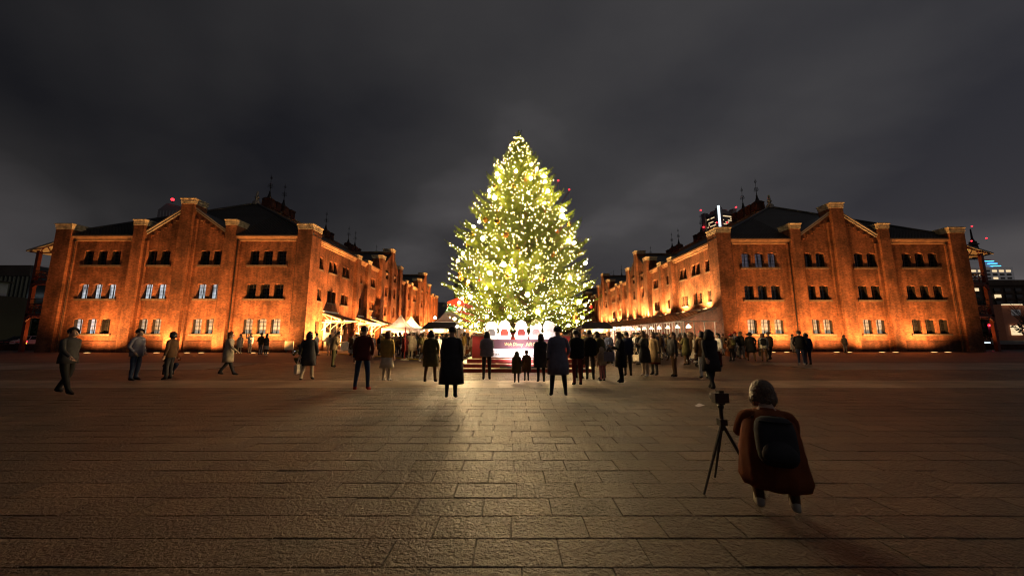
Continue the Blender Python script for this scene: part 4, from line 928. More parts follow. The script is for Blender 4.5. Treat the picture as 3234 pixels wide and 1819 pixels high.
for x, lab in ((58.0, 'low white path lamp left of the red traffic light'), (65.5, 'low white path lamp right of the red traffic light')):
    t = thing('path_lamp', lab, 'lamp', (x, 43, 0)); mb = MB(); mb.box(-.35, .35, -.1, .1, 0, .55); mb.build('post', M['iron'], t); mb = MB(); mb.box(-.4, .4, -.14, .14, .56, .68); mb.build('lens', M['whitestrip'], t)
for x, y, z, lab in ((54.6, 50, 3.2, 'small amber street lamp behind the right verandas'), (78.5, 60, 2.6, 'small amber street lamp by the bare tree')):
    t = thing('street_lamp', lab, 'street lamp', (x, y, 0)); mb = MB(); mb.tube((0, 0, 0), (0, 0, z-.15), .05); mb.build('pole', M['iron'], t); mb = MB(); mb.ball((0, 0, z), .17, 8, 5); mb.build('globe', M['lampshade'], t)

# ------------------------------------------------------------------ the Christmas tree
TX, TY = .40, 18.0
PROF = [(1.5, 3.0), (2.0, 3.55), (2.9, 3.75), (4.2, 3.9), (5.0, 3.8), (6.2, 3.4), (7.3, 2.85), (9.0, 2.0), (10.2, 1.4), (11.6, .62), (12.55, .05)]
def prof_r(z):
    for (a, ra), (b_, rb) in zip(PROF, PROF[1:]):
        if a <= z <= b_: return ra + (rb-ra)*(z-a)/(b_-a)
    return PROF[0][1] if z < PROF[0][0] else .05
tree = thing('christmas_tree', 'tall lit fir Christmas tree rising between the two brick warehouses', 'christmas tree', (TX, TY, 0))
rt = random.Random(5)
trk = MB(); trk.tube((0, 0, .3), (0, 0, 4), .21, .18, 10); trk.tube((0, 0, 4), (0, 0, 12.3), .18, .02, 8); trk.build('trunk', M['bark'], tree)
limb = MB(); fol = MB(); tips = []; outer = []; hang = []
def spray(p, d, L, up):
    """a flat feathered spray of needles along d"""
    d = d.normalized(); sd_ = d.cross(Vector((0, 0, 1)))
    if sd_.length < .1: sd_ = Vector((1, 0, 0))
    sd_.normalize(); nm = sd_.cross(d)
    ro = rt.uniform(-.7, .7); sd_ = (sd_*math.cos(ro)+nm*math.sin(ro))
    nn = 4
    for k in range(nn):
        t_ = (k+.4)/nn; q = p + d*L*t_ + Vector((0, 0, up*t_*t_*L)); w_ = L*.42*(1-t_*.75)
        for s in (-1, 1):
            e = q + d*w_*.55 + sd_*s*w_ + Vector((0, 0, rt.uniform(-.02, .05)))
            m_ = d*.028
            fol.quad(q-m_*.6, q+m_, e+m_*.35, e-m_*.35)
    e = p + d*L + Vector((0, 0, up*L)); fol.quad(p-sd_*.022, p+sd_*.022, e+sd_*.012, e-sd_*.012)
z = 1.75
lev = 0
while z < 12.35:
    rr = prof_r(min(z+.0, 12.5)); nb = max(5, int(5 + rr*2.2))
    a0 = rt.random()*6.28
    for k in range(nb):
        a = a0 + 6.283*k/nb + rt.uniform(-.18, .18); Lb = rr*rt.uniform(.72, 1.07); z0 = z + rt.uniform(-.12, .12)
        slope = -.10 + .40*max(0, (z-3)/9.5)**.8 + rt.uniform(-.08, .08)
        hd = Vector((math.cos(a), math.sin(a), 0)); sdv = Vector((-math.sin(a), math.cos(a), 0))
        zb = z0 - slope*Lb*.85 - (.10 if z > 2.3 else -.1)*Lb*0
        def bp_(t_): return hd*Lb*t_ + Vector((0, 0, zb + slope*Lb*t_ - .10*Lb*math.sin(t_*math.pi) + .10*Lb*t_*t_))
        N_ = 5
        for i in range(N_): limb.tube(bp_(i/N_), bp_((i+1)/N_), .035*(1-i/N_)*min(1, rr/2)+.008, .035*(1-(i+1)/N_)*min(1, rr/2)+.006, 4, cap=False)
        t_ = .28 if Lb > 1 else .1
        stp = .085/max(Lb, .3)
        while t_ < 1.0:
            p = bp_(t_); tg = (bp_(min(1, t_+.03))-bp_(t_-.03)).normalized()
            tl = (.62*(1-t_)+.20)*min(1, .35+Lb/3.2)
            for s in (-1, 1):
                d = (tg*rt.uniform(.55, .95) + sdv*s*rt.uniform(.6, 1.1) + Vector((0, 0, rt.uniform(-.12, .28))))
                spray(p, d, tl*rt.uniform(.75, 1.2), .12)
                if t_ > .35: tips.append(p + d.normalized()*tl*rt.uniform(.3, .95) + Vector((0, 0, .03)))
            if t_ > .9: outer.append(p)
            t_ += stp*rt.uniform(.8, 1.2)
        tp = bp_(1.0); spray(tp-tg*.1, tg+Vector((0, 0, .15)), .38*min(1, .4+Lb/2), .15); tips.append(tp)
        if rr > .8 and rt.random() < .30: hang.append((bp_(rt.uniform(.82, .98)), a))
    z += .25 if z < 8 else .20
    lev += 1
for k in range(7):
    a = k*.9; spray(Vector((0, 0, 12.0+k*.05)), Vector((math.cos(a)*.6, math.sin(a)*.6, 1)), .42, .2); tips += [Vector((math.cos(a)*.09*j, math.sin(a)*.09*j, 12.02+k*.05+.13*j)) for j in (1, 2)]
spray(Vector((0, 0, 12.25)), Vector((.05, 0, 1)), .45, 0)
tag(limb.build('limb', M['bark'], tree), kind='stuff'); tag(fol.build('needles', M['needle'], tree), kind='stuff')
# fairy light strings: every string a thing with its wire and bulbs
tips.sort(key=lambda p: p.z)
rt.shuffle(tips)
vis = [p for p in tips if p.y < 1.6 or rt.random() < .3]
vis = [p for p in vis if p.z > 10.6] + [p for p in vis if p.z <= 10.6][:6000]
vis.sort(key=lambda p: p.z)
NS = 26; per = len(vis)//NS
for k in range(NS):
    seg = vis[k*per:(k+1)*per]; seg.sort(key=lambda p: math.atan2(p.y, p.x))
    t = thing('fairy_lights', 'string of warm fairy lights wound through the Christmas tree branches', 'fairy lights', (TX, TY, 0), 0, 'fairy light strings on the Christmas tree')
    bl = MB(); wr = MB()
    for i, p in enumerate(seg):
        r_ = .0075 + .0155*rt.random()**2.2; n = len(bl.v)
        bl.v += [(p.x+r_, p.y, p.z), (p.x-r_, p.y, p.z), (p.x, p.y+r_, p.z), (p.x, p.y-r_, p.z), (p.x, p.y, p.z+r_), (p.x, p.y, p.z-r_)]
        for q in ((0,2,4),(2,1,4),(1,3,4),(3,0,4),(2,0,5),(1,2,5),(3,1,5),(0,3,5)): bl.f.append(tuple(n+j for j in q)); bl.m.append(0)
        if i and (seg[i-1]-p).length < .6: wr.tube(seg[i-1], p, .004, n=3, cap=False)
    tag(bl.build('bulbs', M['bulb'], t), kind='stuff'); tag(wr.build('wire', M['wire'], t), kind='stuff')
# big globes
GL = MB(); GL.ball((0, 0, 0), 1, 10, 7); GLm = GL.mesh('glass', M['globe'], True); SK = MB(); SK.tube((0, 0, .85), (0, 0, 1.5), .35, n=6); SKm = SK.mesh('socket', M['iron'])
ng = 0
for k in range(400):
    if ng >= 58: break
    z = 1.9 + 9.0*(rt.random()**2.5); a = -math.pi/2 + rt.uniform(-1.75, 1.75); r_ = prof_r(z)*rt.uniform(.72, .97)
    p = Vector((TX + r_*math.cos(a), TY + r_*math.sin(a), z))
    if any((p-g_).length < .62 for g_ in hang_g) if ng else False: continue
    if not ng: hang_g = []
    hang_g.append(p); ng += 1
    s = .05 + .055*rt.random()**1.5
    t = thing('globe_lamp', 'large dazzling globe lamp among the Christmas tree branches', 'globe lamp', p, 0, 'large globe lamps on the Christmas tree'); t.scale = (s, s, s)
    inst('glass', GLm, t); inst('socket', SKm, t)
# baubles and gift tags
BM = {}
for key in ('gold', 'amber', 'red'):
    q = MB(); q.ball((0, 0, -.14), .13 if key != 'red' else .09, 12, 8); BM[key] = q.mesh('ball', M['bauble_'+key], True)
q = MB(); q.tube((0, 0, -.03), (0, 0, .03), .03, n=6); q.tube((0, 0, .03), (0, 0, .12), .004, n=3); CAPm = q.mesh('bauble_cap', M['gold'])
rt.shuffle(hang)
front = [h_ for h_ in hang if h_[0].y < .8][:46]
for k, (p, a) in enumerate(front):
    key = ('gold', 'gold', 'amber', 'gold', 'red')[k % 5]
    t = thing('bauble', f'shiny {key if key != "amber" else "copper"} bauble hanging from a Christmas tree branch tip', 'bauble', (TX+p.x, TY+p.y, p.z-.10), 0, f'{key if key != "amber" else "copper"} baubles on the Christmas tree')
    inst('ball', BM[key], t); inst('bauble_cap', CAPm, t)

# ------------------------------------------------------------------ stepped red stand, planter and sign
t = thing('tree_stand', 'stepped red platform with pale treads round the foot of the tree', 'platform', (TX, 0, 0))
for k, (hw_, y0_, z0_, z1_) in enumerate(((2.95, 14.35, 0, .17), (2.62, 14.62, .17, .34), (2.30, 14.9, .34, .52))):
    mb = MB(); mb.box(-hw_, hw_, y0_, 21.5-k*.3, z0_+.001, z1_-.02); mb.build('step', M['red'], t); mb = MB(); mb.box(-hw_-.01, hw_+.01, y0_-.01, 21.52-k*.3, z1_-.02, z1_); mb.build('tread', M['treadwood'], t)
t = thing('planter_box', 'dark red planter box holding the tree behind the white cutouts', 'planter', (TX, 0, .52))
mb = MB(); mb.box(-2.12, 2.12, 15.25, 20.8, .001, .95); mb.build('box', M['red'], t); mb = MB(); mb.box(-2.15, 2.15, 15.22, 20.83, .95, 1.0); mb.build('rim', M['woodd'], t)
sg = thing('display_sign', 'dark plum sign board with gold lettering over a white notice panel', 'sign', (TX-.02, 14.98, .52))
mb = MB(); mb.box(-1.4, 1.4, -.04, .04, .42, .80); mb.build('board', M['signblack'], sg)
mb = MB(); mb.box(-1.4, 1.4, -.035, .045, .06, .415); mb.build('notice_panel', M['paper'], sg)
def text(s, size, x, z, m, parent, name='lettering', shear=0, align='LEFT', w=None):
    c = bpy.data.curves.new('lettering', 'FONT'); c.body = s; c.size = size; c.shear = shear; c.align_x = align; c.extrude = .004; c.resolution_u = 2
    o = bpy.data.objects.new('tmp_text', c); COL.objects.link(o); dg = bpy.context.evaluated_depsgraph_get(); me = bpy.data.meshes.new_from_object(o.evaluated_get(dg)); bpy.data.objects.remove(o); bpy.data.curves.remove(c)
    me.name = name; me.materials.clear(); me.materials.append(m); xs = [v.co.x for v in me.vertices] or [0, 1]
    ob = link(bpy.data.objects.new(name, me)); ob.parent = parent; ob.rotation_euler = (R(90), 0, 0); ob.location = (x, -.046, z)
    if w: f = w/max(1e-3, (max(xs)-min(xs))); ob.scale = (f, 1, 1)
    return ob
text('Walt Disney', .20, -.72, .545, M['gold'], sg, shear=.25, w=.80); text('ARCHIVES', .22, .20, .535, M['gold'], sg, w=1.02)
text('ミッキーマウス スクリーンデビュー90周年記念', .075, -1.2, .30, M['ink'], sg, w=2.35); text('ウォルト・ディズニー・アーカイブス コンサート', .13, -1.22, .145, M['ink'], sg, w=2.45)
CUT = [(-1.28, 'grey', .95), (-.72, 'red', 1.02), (.0, 'maroon', 1.05), (.62, 'pink', 1.08), (1.18, 'white', .98)]
for k, (x, c_, hh) in enumerate(CUT):     # plain rounded stand-ins, no figures
    t = thing('cutout_board', f'{ORD[k]} plain white rounded display cutout from the left above the sign', 'display cutout', (TX+x, 14.93-.02*(k % 2), 1.335), 0, 'white display cutouts on the tree stand')
    mb = MB(); pts = [(-.26, 0), (.26, 0), (.30, .16), (.22, .34), (.27, .52), (.19, .72), (0, hh*.80), (-.19, .72), (-.27, .52), (-.22, .34), (-.30, .16)]
    mb.poly([(px, 0, pz) for px, pz in pts]); mb.poly([(px, .03, pz) for px, pz in reversed(pts)])
    for (xa, za), (xb, zb) in zip(pts, pts[1:]+pts[:1]): mb.quad((xa, 0, za), (xb, 0, zb), (xb, .03, zb), (xa, .03, za))
    mb.build('board', M['paper'], t)
    mb = MB(); mb.poly([(-.15, -.004, .16), (.15, -.004, .16), (.17, -.004, .30), (.1, -.004, .42), (-.1, -.004, .42), (-.17, -.004, .30)]); mb.build('colour_patch', CLOTH[c_], t)
sp = thing('added_sign_light', 'small spotlight on the lowest step aimed at the sign and cutouts', 'spotlight', (TX, 14.55, .18)); mb = MB(); mb.box(-.9, .9, -.05, .05, 0, .06); mb.build('housing', M['iron'], sp); spot(sp, (TX, 14.25, .30), (TX, 15, 1.4), 1000, (1.0, .82, .80), R(140), .9, .4)  # added light, brightens the sign, the cutouts and the ground by the stand

# ------------------------------------------------------------------ small things on the square
mb = MB()
mb.tube((-16.6, 30.8, .03), (-9.8, 25.2, .03), .045, n=5); mb.tube((-9.8, 25.2, .03), (-3.2, 19.6, .03), .045, n=5); tag(mb.build('cable_cover', M['yellow']), 'yellow cable cover running across the ground left of the tree', 'cable cover')
t = thing('barrier_post', 'slim red post on a pale round foot left of the tree', 'post', (-6.55, 21.5, 0)); mb = MB(); mb.lathe([(.28, 0), (.26, .05), (.06, .09)], 12); mb.build('foot', M['cream'], t); mb = MB(); mb.tube((0, 0, .09), (0, 0, 2.0), .035, n=8); mb.build('pole', M['postred'], t)
for x, y, lab in ((-15.9, 28.2, 'white notice board on the ground at the left warehouse corner'), (-19.4, 30.6, 'cream notice board standing against the left warehouse corner buttress')):
    t = thing('notice_board', lab, 'notice board', (x, y, 0)); mb = MB(); mb.box(-.38, .38, -.03, .03, .25, 1.0); mb.build('panel', M['cream'], t)
    for s in (-.3, .3): mb = MB(); mb.box(s-.02, s+.02, -.02, .25, 0, .25); mb.build('leg', M['iron'], t)
t = thing('sign_post', 'slim sign post with a small dark panel beside the loading dock', 'sign post', (-16.6, 34.0, 0)); mb = MB(); mb.tube((0, 0, 0), (0, 0, 2.6), .04); mb.build('pole', M['lead'], t); mb = MB(); mb.box(-.22, .22, -.03, .03, 1.55, 2.1); mb.build('panel', M['iron'], t); mb = MB(); mb.lathe([(.3, 0), (.25, .06), (.05, .1)], 10); mb.build('foot', M['cream'], t)
mb = MB(); mb.poly([(0, 0, .004), (.16, .02, .03), (.2, .1, .012), (.1, .14, .05), (-.02, .1, .008)]); o = tag(mb.build('litter', M['paper'], loc=(3.9, 7.55, .014)), 'crumpled scrap of white paper lying on the paving', 'litter')

# ------------------------------------------------------------------ people
def skin_mesh(name, pts, edges, root, sub=1):
    me = bpy.data.meshes.new('tmp'); me.from_pydata([p[0] for p in pts], edges, []); ob = bpy.data.objects.new('tmp', me); COL.objects.link(ob)
    ob.modifiers.new('s', 'SKIN'); sv = me.skin_vertices[0].data
    for i, p in enumerate(pts): sv[i].radius = (p[1], p[1] if len(p) < 3 else p[2]); sv[i].use_root = (i == root)
    ob.modifiers[0].branch_smoothing = .6
    mo = ob.modifiers.new('u', 'SUBSURF'); mo.levels = sub; mo.render_levels = sub
    dg = bpy.context.evaluated_depsgraph_get(); r_ = bpy.data.meshes.new_from_object(ob.evaluated_get(dg)); r_.name = name
    bpy.data.objects.remove(ob); bpy.data.meshes.remove(me); return r_
def hand(mb, w_, d, up, side, sk=0):
    d = d.normalized(); sdw = d.cross(up).normalized()*side; up = sdw.cross(d)
    c = w_ + d*.05
    mb.tube(w_-d*.02, w_+d*.085, .027, .036, 7, sk)
    for i, (o, L_) in enumerate(((-.030, .062), (-.010, .072), (.010, .067), (.030, .052))):
        a = w_+d*.08+sdw*o; m_ = a+d*L_*.6+up*.008; mb.tube(a, m_, .0105, .0095, 5, sk); mb.tube(m_, m_+d*L_*.42-up*.018, .0095, .007, 5, sk)
    a = w_+d*.03-sdw*.03; m_ = a+d*.035-sdw*.028; mb.tube(a, m_, .013, .011, 5, sk); mb.tube(m_, m_+d*.032-sdw*.004, .011, .008, 5, sk)
POSES = {}
def pose(name, arms=('down', 'down'), legs='stand', lean=0., crouch=False, child=False, headdown=0.):
    """facing -Y; units for a 1.65 m adult, scaled afterwards"""
    V3 = Vector; P = []; E_ = []
    def add(p, r, par=None, r2=None): P.append((tuple(p), r) if r2 is None else (tuple(p), r, r2)); (E_.append((par, len(P)-1)) if par is not None else None); return len(P)-1
    hz = .90 if not crouch else .36
    L_ = lambda z_: V3((0, -math.sin(lean)*(z_-.90), hz+math.cos(lean)*(z_-.90)))
    pel = add(L_(.92), .135, None, .11); wai = add(L_(1.06), .125, pel, .10); che = add(L_(1.24), .150, wai, .115); nk0 = add(L_(1.36), .095, che, .08); nk = add(L_(1.415)+V3((0, -.01, 0)), .052, nk0)
    hd0 = L_(1.47)+V3((0, -.02-.05*headdown, 0)); h0 = add(hd0, .074, nk, .085); h1 = add(L_(1.55)+V3((0, -.02-.07*headdown, -.01*headdown)), .088, h0, .10); h2 = add(L_(1.615)+V3((0, -.015-.07*headdown, -.02*headdown)), .055, h1, .06)
    nose = add(L_(1.52)+V3((0, -.13-.06*headdown, 0)), .014, h0)
    hands = []
    for s, ar in zip((-1, 1), arms):
        sh = add(L_(1.345)+V3((s*.175, 0, 0)), .066, nk0); S0 = V3(P[sh][0])
        if ar == 'down': e, w_ = S0+V3((s*.055, .02, -.27)), S0+V3((s*.06, -.03, -.51))
        elif ar == 'phone': e, w_ = S0+V3((s*.04, -.07, -.26)), S0+V3((-s*.05, -.30, -.17))
        elif ar == 'up': e, w_ = S0+V3((s*.03, -.20, -.14)), S0+V3((-s*.06, -.30, .10))
        elif ar == 'swing': e, w_ = S0+V3((s*.05, -.09, -.25)), S0+V3((s*.03, -.26, -.41))
        elif ar == 'back': e, w_ = S0+V3((s*.05, .12, -.24)), S0+V3((s*.03, .18, -.47))
        elif ar == 'pocket': e, w_ = S0+V3((s*.09, .04, -.26)), S0+V3((s*.02, -.09, -.44))
        elif ar == 'knee': e, w_ = S0+V3((s*.04, -.16, -.20)), S0+V3((-s*.04, -.36, -.16))
        el = add(e, .052, sh); wr = add(w_, .040, el); hands.append((V3(w_), V3(w_)-V3(e), s))
    for s in (-1, 1):
        if crouch: hp, kn, an = V3((s*.10, .02, hz-.02)), V3((s*.16, -.34, .44)), V3((s*.12, -.02-.0, .10))
        elif legs == 'walk': hp, kn, an = V3((s*.09, 0, .84)), V3((s*.095, -.10 if s < 0 else .03, .47)), V3((s*.09, -.22 if s < 0 else .26, .09 if s < 0 else .13))
        elif legs == 'wide': hp, kn, an = V3((s*.10, 0, .84)), V3((s*.14, -.02, .47)), V3((s*.17, .02, .09))
        else: hp, kn, an = V3((s*.09, 0, .84)), V3((s*.095, -.02, .47)), V3((s*.10, .02, .09))
        a = add(hp, .098, pel); k_ = add(kn, .066, a); f_ = add(an, .047, k_); hl = add(an+V3((0, .03, -.045)), .040, f_); to = add(an+V3((s*.015, -.15, -.052)), .036, f_)
    me = skin_mesh('body', P, E_, 0, 1)
    # hands joined to the body mesh at the cuffs, body slots: skin, top, trousers, shoes
    bm = bmesh.new(); bm.from_mesh(me); bpy.data.meshes.remove(me)
    nkz = L_(1.40).z; foot = .115 if not crouch else .12
    wrs = [h_[0] for h_ in hands]
    for f in bm.faces:
        c = f.calc_center_median(); f.smooth = True
        hipz = .80 if not crouch else .33
        dn = min((c-w_).length for w_ in wrs)
        up_ax = (c - V3(L_(.92))).dot((L_(1.4)-L_(.92)).normalized())
        if dn < .035: f.material_index = 0
        elif up_ax > .475 and c.z > hipz and (V3((c.x, 0, 0))).length < .14: f.material_index = 0
        elif c.z < foot: f.material_index = 3
        elif crouch and (c.y < -.06 and c.z < .52 and min((c-w_).length for w_ in wrs) > .12): f.material_index = 2
        elif up_ax < -.02: f.material_index = 2
        else: f.material_index = 1
    mbh = MB()
    for w_, d, s in hands: hand(mbh, w_, d, V3((0, 0, 1)) if abs(d.normalized().z) < .8 else V3((0, 1, 0)), s)
    n0 = len(bm.verts); vs = [bm.verts.new(v) for v in mbh.v]
    for f in mbh.f:
        try: bm.faces.new([vs[i] for i in f]).material_index = 0
        except ValueError: pass
    out = bpy.data.meshes.new('body'); bm.to_mesh(out); bm.free()
    for m_ in (M['skin'], CLOTH['black'], CLOTH['charcoal'], CLOTH['black']): out.materials.append(m_)
    hc = V3(P[h1][0]); POSES[name] = dict(body=out, head=hc, hands=[h_[0]+h_[1].normalized()*.1 for h_ in hands], lean=lean, L=L_, crouch=crouch)
pose('stand'); pose('pocket', ('pocket', 'pocket')); pose('phone', ('phone', 'phone'), headdown=.6); pose('photo', ('up', 'up')); pose('walk', ('swing', 'back'), 'walk'); pose('wide', ('pocket', 'down'), 'wide')
pose('crouch', ('knee', 'knee'), crouch=True, lean=.35, headdown=.4); pose('lean', ('phone', 'down'), lean=.22, headdown=.5); pose('talk', ('phone', 'down'))
def hair_mesh(kind):
    m_ = MB(); c = (0, .012, .02)
    m_.ball(c, .112, 12, 8, 0, (.90, 1.0, 1.0))
    # open the face: drop the faces in front and below
    keep = []
    for f in m_.f:
        q = [Vector(m_.v[i]) for i in f]; ce = sum(q, Vector())/len(q)
        if ce.y < -.045 and ce.z < .062: continue
        if kind == 'short' and ce.z < -.035: continue
        keep.append(f)
    m_.f = keep; m_.m = [0]*len(keep)
    if kind == 'long': m_.lathe([(.105, .02), (.115, -.08), (.10, -.20), (.03, -.25)], 10, (0, .045), 0, (1, .62))
    if kind == 'bob': m_.lathe([(.106, .02), (.114, -.06), (.09, -.11)], 10, (0, .035), 0, (1, .75))
    if kind == 'hood': m_.lathe([(.13, .06), (.135, -.06), (.16, -.15)], 10, (0, .03), 0, (1, .8))
    return m_
HAIR = {k: hair_mesh(k).mesh('hair', M['hair_black'], True) for k in ('short', 'long', 'bob', 'hood')}
FA = MB()
for s in (-1, 1): FA.ball((s*.034, -.102, -.012), .012, 6, 4, 0); FA.ball((s*.089, .0, -.015), .022, 6, 4, 1, (.4, .7, 1.2))
FA.box(-.022, .022, -.108, -.095, -.072, -.064, 2); FACE = FA.mesh('face_features', [M['ink'], M['skin'], M['red']])
HAT = MB(); HAT.ball((0, .005, .045), .118, 10, 6, 0, (.95, 1.05, .85)); HAT.f = [f for f in HAT.f if sum(HAT.v[i][2] for i in f)/len(f) > .02]; HAT.m = [0]*len(HAT.f); HAT.ball((0, .01, .155), .03, 6, 4); HATm = HAT.mesh('hat', CLOTH['cream'], True)
def coat_mesh(kind):
    m_ = MB()
    pr = {'coat': [(.255, .52), (.25, .75), (.22, .95), (.185, 1.08), (.20, 1.22), (.185, 1.335), (.09, 1.42)], 'short': [(.205, .78), (.205, .92), (.178, 1.06), (.196, 1.22), (.182, 1.335), (.09, 1.42)],
          'puffer': [(.20, .80), (.235, .86), (.215, .93), (.24, .99), (.215, 1.06), (.245, 1.13), (.22, 1.2), (.24, 1.27), (.20, 1.345), (.10, 1.43)], 'skirt': [(.26, .45), (.235, .62), (.195, .82), (.15, 1.0)], 'drape': [(.225, .235), (.248, .30), (.25, .38), (.24, .50), (.215, .62), (.20, .74), (.10, .84)], 'longcoat': [(.30, .34), (.27, .65), (.225, .95), (.185, 1.08), (.20, 1.22), (.185, 1.335), (.09, 1.42)]}[kind]
    n = 32 if kind == 'drape' else 14
    m_.lathe(pr, n, (0, 0), 0, (1, .70))
    for i, v in enumerate(m_.v):   # uneven folds
        k = i % n; r_ = i//n; q = 1 + (.035*math.sin(k*2.7+r_*1.3) if r_ < len(pr)-2 else 0); m_.v[i] = (v[0]*q, v[1]*q, v[2])
    if kind == 'drape': m_.v = [(v[0]*(1+.03*math.sin(v[2]*31)+(.05*math.sin(9*math.atan2(v[1], v[0])+v[2]*5) if v[2] < .55 else 0)), v[1]*(1.10+(.07*math.sin(9*math.atan2(v[1], v[0])+v[2]*5) if v[2] < .55 else 0)) + .02 - .22*v[2], v[2] + .03*math.sin(5*math.atan2(v[1], v[0]))*(v[2] < .2)) for v in m_.v]
    return m_.mesh('skirt' if kind == 'skirt' else 'coat', CLOTH['black'], True)
COATS = {k: coat_mesh(k) for k in ('coat', 'short', 'puffer', 'skirt', 'longcoat', 'drape')}
BAGB = MB(); BAGB.box(-.17, .17, -.05, .05, -.30, 0); BAGB.tube((-.12, 0, 0), (0, 0, .24), .012, n=5); BAGB.tube((.12, 0, 0), (0, 0, .24), .012, n=5); BAGm = BAGB.mesh('bag', CLOTH['grey'])
PACKB = MB(); PACKB.ball((0, .085, -.04), .20, 14, 9, 0, (.74, .46, 1.0)); PACKB.ball((0, .16, -.12), .11, 12, 7, 0, (1.0, .5, .75)); PACKB.tube((-.09, .17, .06), (.09, .17, .06), .012, n=5); PACKB.tube((0, .1, .15), (0, .06, .2), .014, n=5); PACKB.tube((-.11, 0, .18), (-.11, -.1, .2), .018, n=5); PACKB.tube((.11, 0, .18), (.11, -.1, .2), .018, n=5); PACKB.v = [(v[0], v[1], v[2]) if abs(v[0]) > .5 else (.148*math.copysign(abs(v[0]/.148)**.55, v[0]) if abs(v[0]) < .149 else v[0], v[1], -.04+.2*math.copysign(min(1, abs((v[2]+.04)/.2))**.55, v[2]+.04)) for v in PACKB.v]
PACKm = PACKB.mesh('backpack', CLOTH['black'], True)
def dress(o, m_, slot=0):
    s = o.material_slots[slot]; s.link = 'OBJECT'; s.material = m_
PG = 'people on the square'
def person(label, x, y, face, ps='stand', h=1.65, top='black', bot='charcoal', coat=None, hair='short', hc='black', shoes='black', hat=None, skirt=None, bag=None, pack=None, group=None, cat='person', near=False):
    """face: degrees, 0 looks at the camera, 180 away from it, 90 to the right in the picture"""
    D = POSES[ps]; k = h/1.68
    t = thing('person', label, cat, (x, y, .012 if y < 19.5 else .004), R(face), group); t.scale = (k, k, k)
    b_ = inst('body', D['body'], t)
    dress(b_, CLOTH[top], 1); dress(b_, CLOTH[bot], 2); dress(b_, CLOTH[shoes], 3)
    hd = D['head']; ha = inst('hair', HAIR[hair], t, hd); dress(ha, CLOTH[top] if hair == 'hood' else M['hair_'+hc])
    inst('face_features', FACE, t, hd)
    if hat: q = inst('hat', HATm, t, hd); dress(q, CLOTH[hat])
    def leaned(o):
        if D['lean'] or D['crouch']:
            o.rotation_euler = (D['lean'], 0, 0); c = D['L'](.92); v = Matrix.Rotation(D['lean'], 3, 'X') @ Vector((0, 0, .92)); o.location = Vector(c)-v
    if coat: q = inst('coat', COATS[coat], t); dress(q, CLOTH[top]); (None if coat == 'drape' else leaned(q))
    if skirt: q = inst('skirt', COATS['skirt'], t); dress(q, CLOTH[skirt])
    if bag: q = inst('bag', BAGm, t, D['hands'][1]+Vector((0, 0, -.2)), R(80)); dress(q, CLOTH[bag])
    if pack: q = inst('backpack', PACKm, t, D['L'](1.2)+Vector((0, .12, 0))); q.rotation_euler = (D['lean'], 0, 0); dress(q, CLOTH[pack])
    return t
def phone(x, y, z, rz, label):
    t = thing('phone', label, 'phone', (x, y, z), rz, 'phones held up by people'); q = MB(); q.box(-.036, .036, -.004, .004, -.075, .075); q.build('case', M['blackcloth'], t); q = MB(); q.quad((-.031, .0055, -.066), (.031, .0055, -.066), (.031, .0055, .066), (-.031, .0055, .066)); q.build('screen', M['screen'], t)
def held(t, ps, label):
    D = POSES[ps]; c = (D['hands'][0]+D['hands'][1])/2; w_ = Matrix.Translation(t.location) @ Matrix.Rotation(t.rotation_euler.z, 4, 'Z') @ Matrix.Scale(t.scale.x, 4) @ c
    phone(w_.x, w_.y, w_.z+.05, t.rotation_euler.z, label)

person('person in grey jacket and dark jeans facing a companion, left of the square', -12.45, 11.7, 100, 'pocket', 1.72, 'slate', 'denim', 'short')
person('person in brown jacket facing the one in grey, left of the square', -11.6, 12.0, -80, 'stand', 1.62, 'brown', 'charcoal', 'short', 'bob')
person('person crouching in rust jacket and dark trousers on the left of the square', -13.0, 13.4, 60, 'crouch', 1.65, 'rust', 'navy', None, 'bob')
person('person in pale beige coat walking, beside the crouching one in rust', -10.6, 13.2, 120, 'walk', 1.64, 'beige', 'charcoal', 'coat', 'long', 'brown')
person('person in dark clothes striding across the far left of the square', -11.3, 9.0, 95, 'walk', 1.70, 'charcoal', 'black', 'short')
tA = person('person in cream coat by the glowing uplights under the left warehouse', -22.6, 29.2, 10, 'stand', 1.60, 'cream', 'beige', 'coat', 'long'); person('person in white jacket beside the cream coat under the left warehouse wall', -21.9, 29.4, -10, 'photo', 1.70, 'white', 'beige', 'puffer')
person('person in olive jacket standing at the notice board of the left warehouse', -19.3, 27.0, 170, 'pocket', 1.70, 'olive', 'grey', 'short'); person('person in dark jacket and pale skirt next to the olive jacket', -18.6, 26.6, 160, 'stand', 1.60, 'charcoal', 'black', 'short', 'long', skirt='grey', shoes='white')
t = person('person crouching in dark green parka holding a glowing phone', -9.87, 16.6, -120, 'crouch', 1.66, 'olive', 'olive', None, 'short'); held(t, 'crouch', 'glowing phone in the hands of the crouching person in green')
person('person in white hoodie near the white notice board', -14.6, 26.2, 150, 'talk', 1.66, 'white', 'charcoal', 'short'); person('person in beige jacket beside the white hoodie, near the warehouse corner', -13.8, 26.6, 200, 'stand', 1.58, 'beige', 'beige', 'short', 'bob')
person('person in charcoal coat with bare legs holding a pale bag', -6.75, 11.7, 190, 'walk', 1.62, 'charcoal', 'beige', 'coat', 'long', bag='cream', shoes='black')
person('person in tan jacket leaning forward, left of the one in maroon', -8.4, 16.6, 110, 'lean', 1.70, 'tan', 'olive', 'puffer')
person('tall person in maroon jacket, dark jeans and red shoes seen from behind', -4.07, 9.65, 180, 'wide', 1.76, 'maroon', 'denim', 'short', shoes='red')
person('person in mustard fur coat over a pale skirt beside the maroon jacket', -4.1, 11.6, 165, 'stand', 1.64, 'mustard', 'beige', 'puffer', 'long', 'brown', skirt='cream', shoes='white')
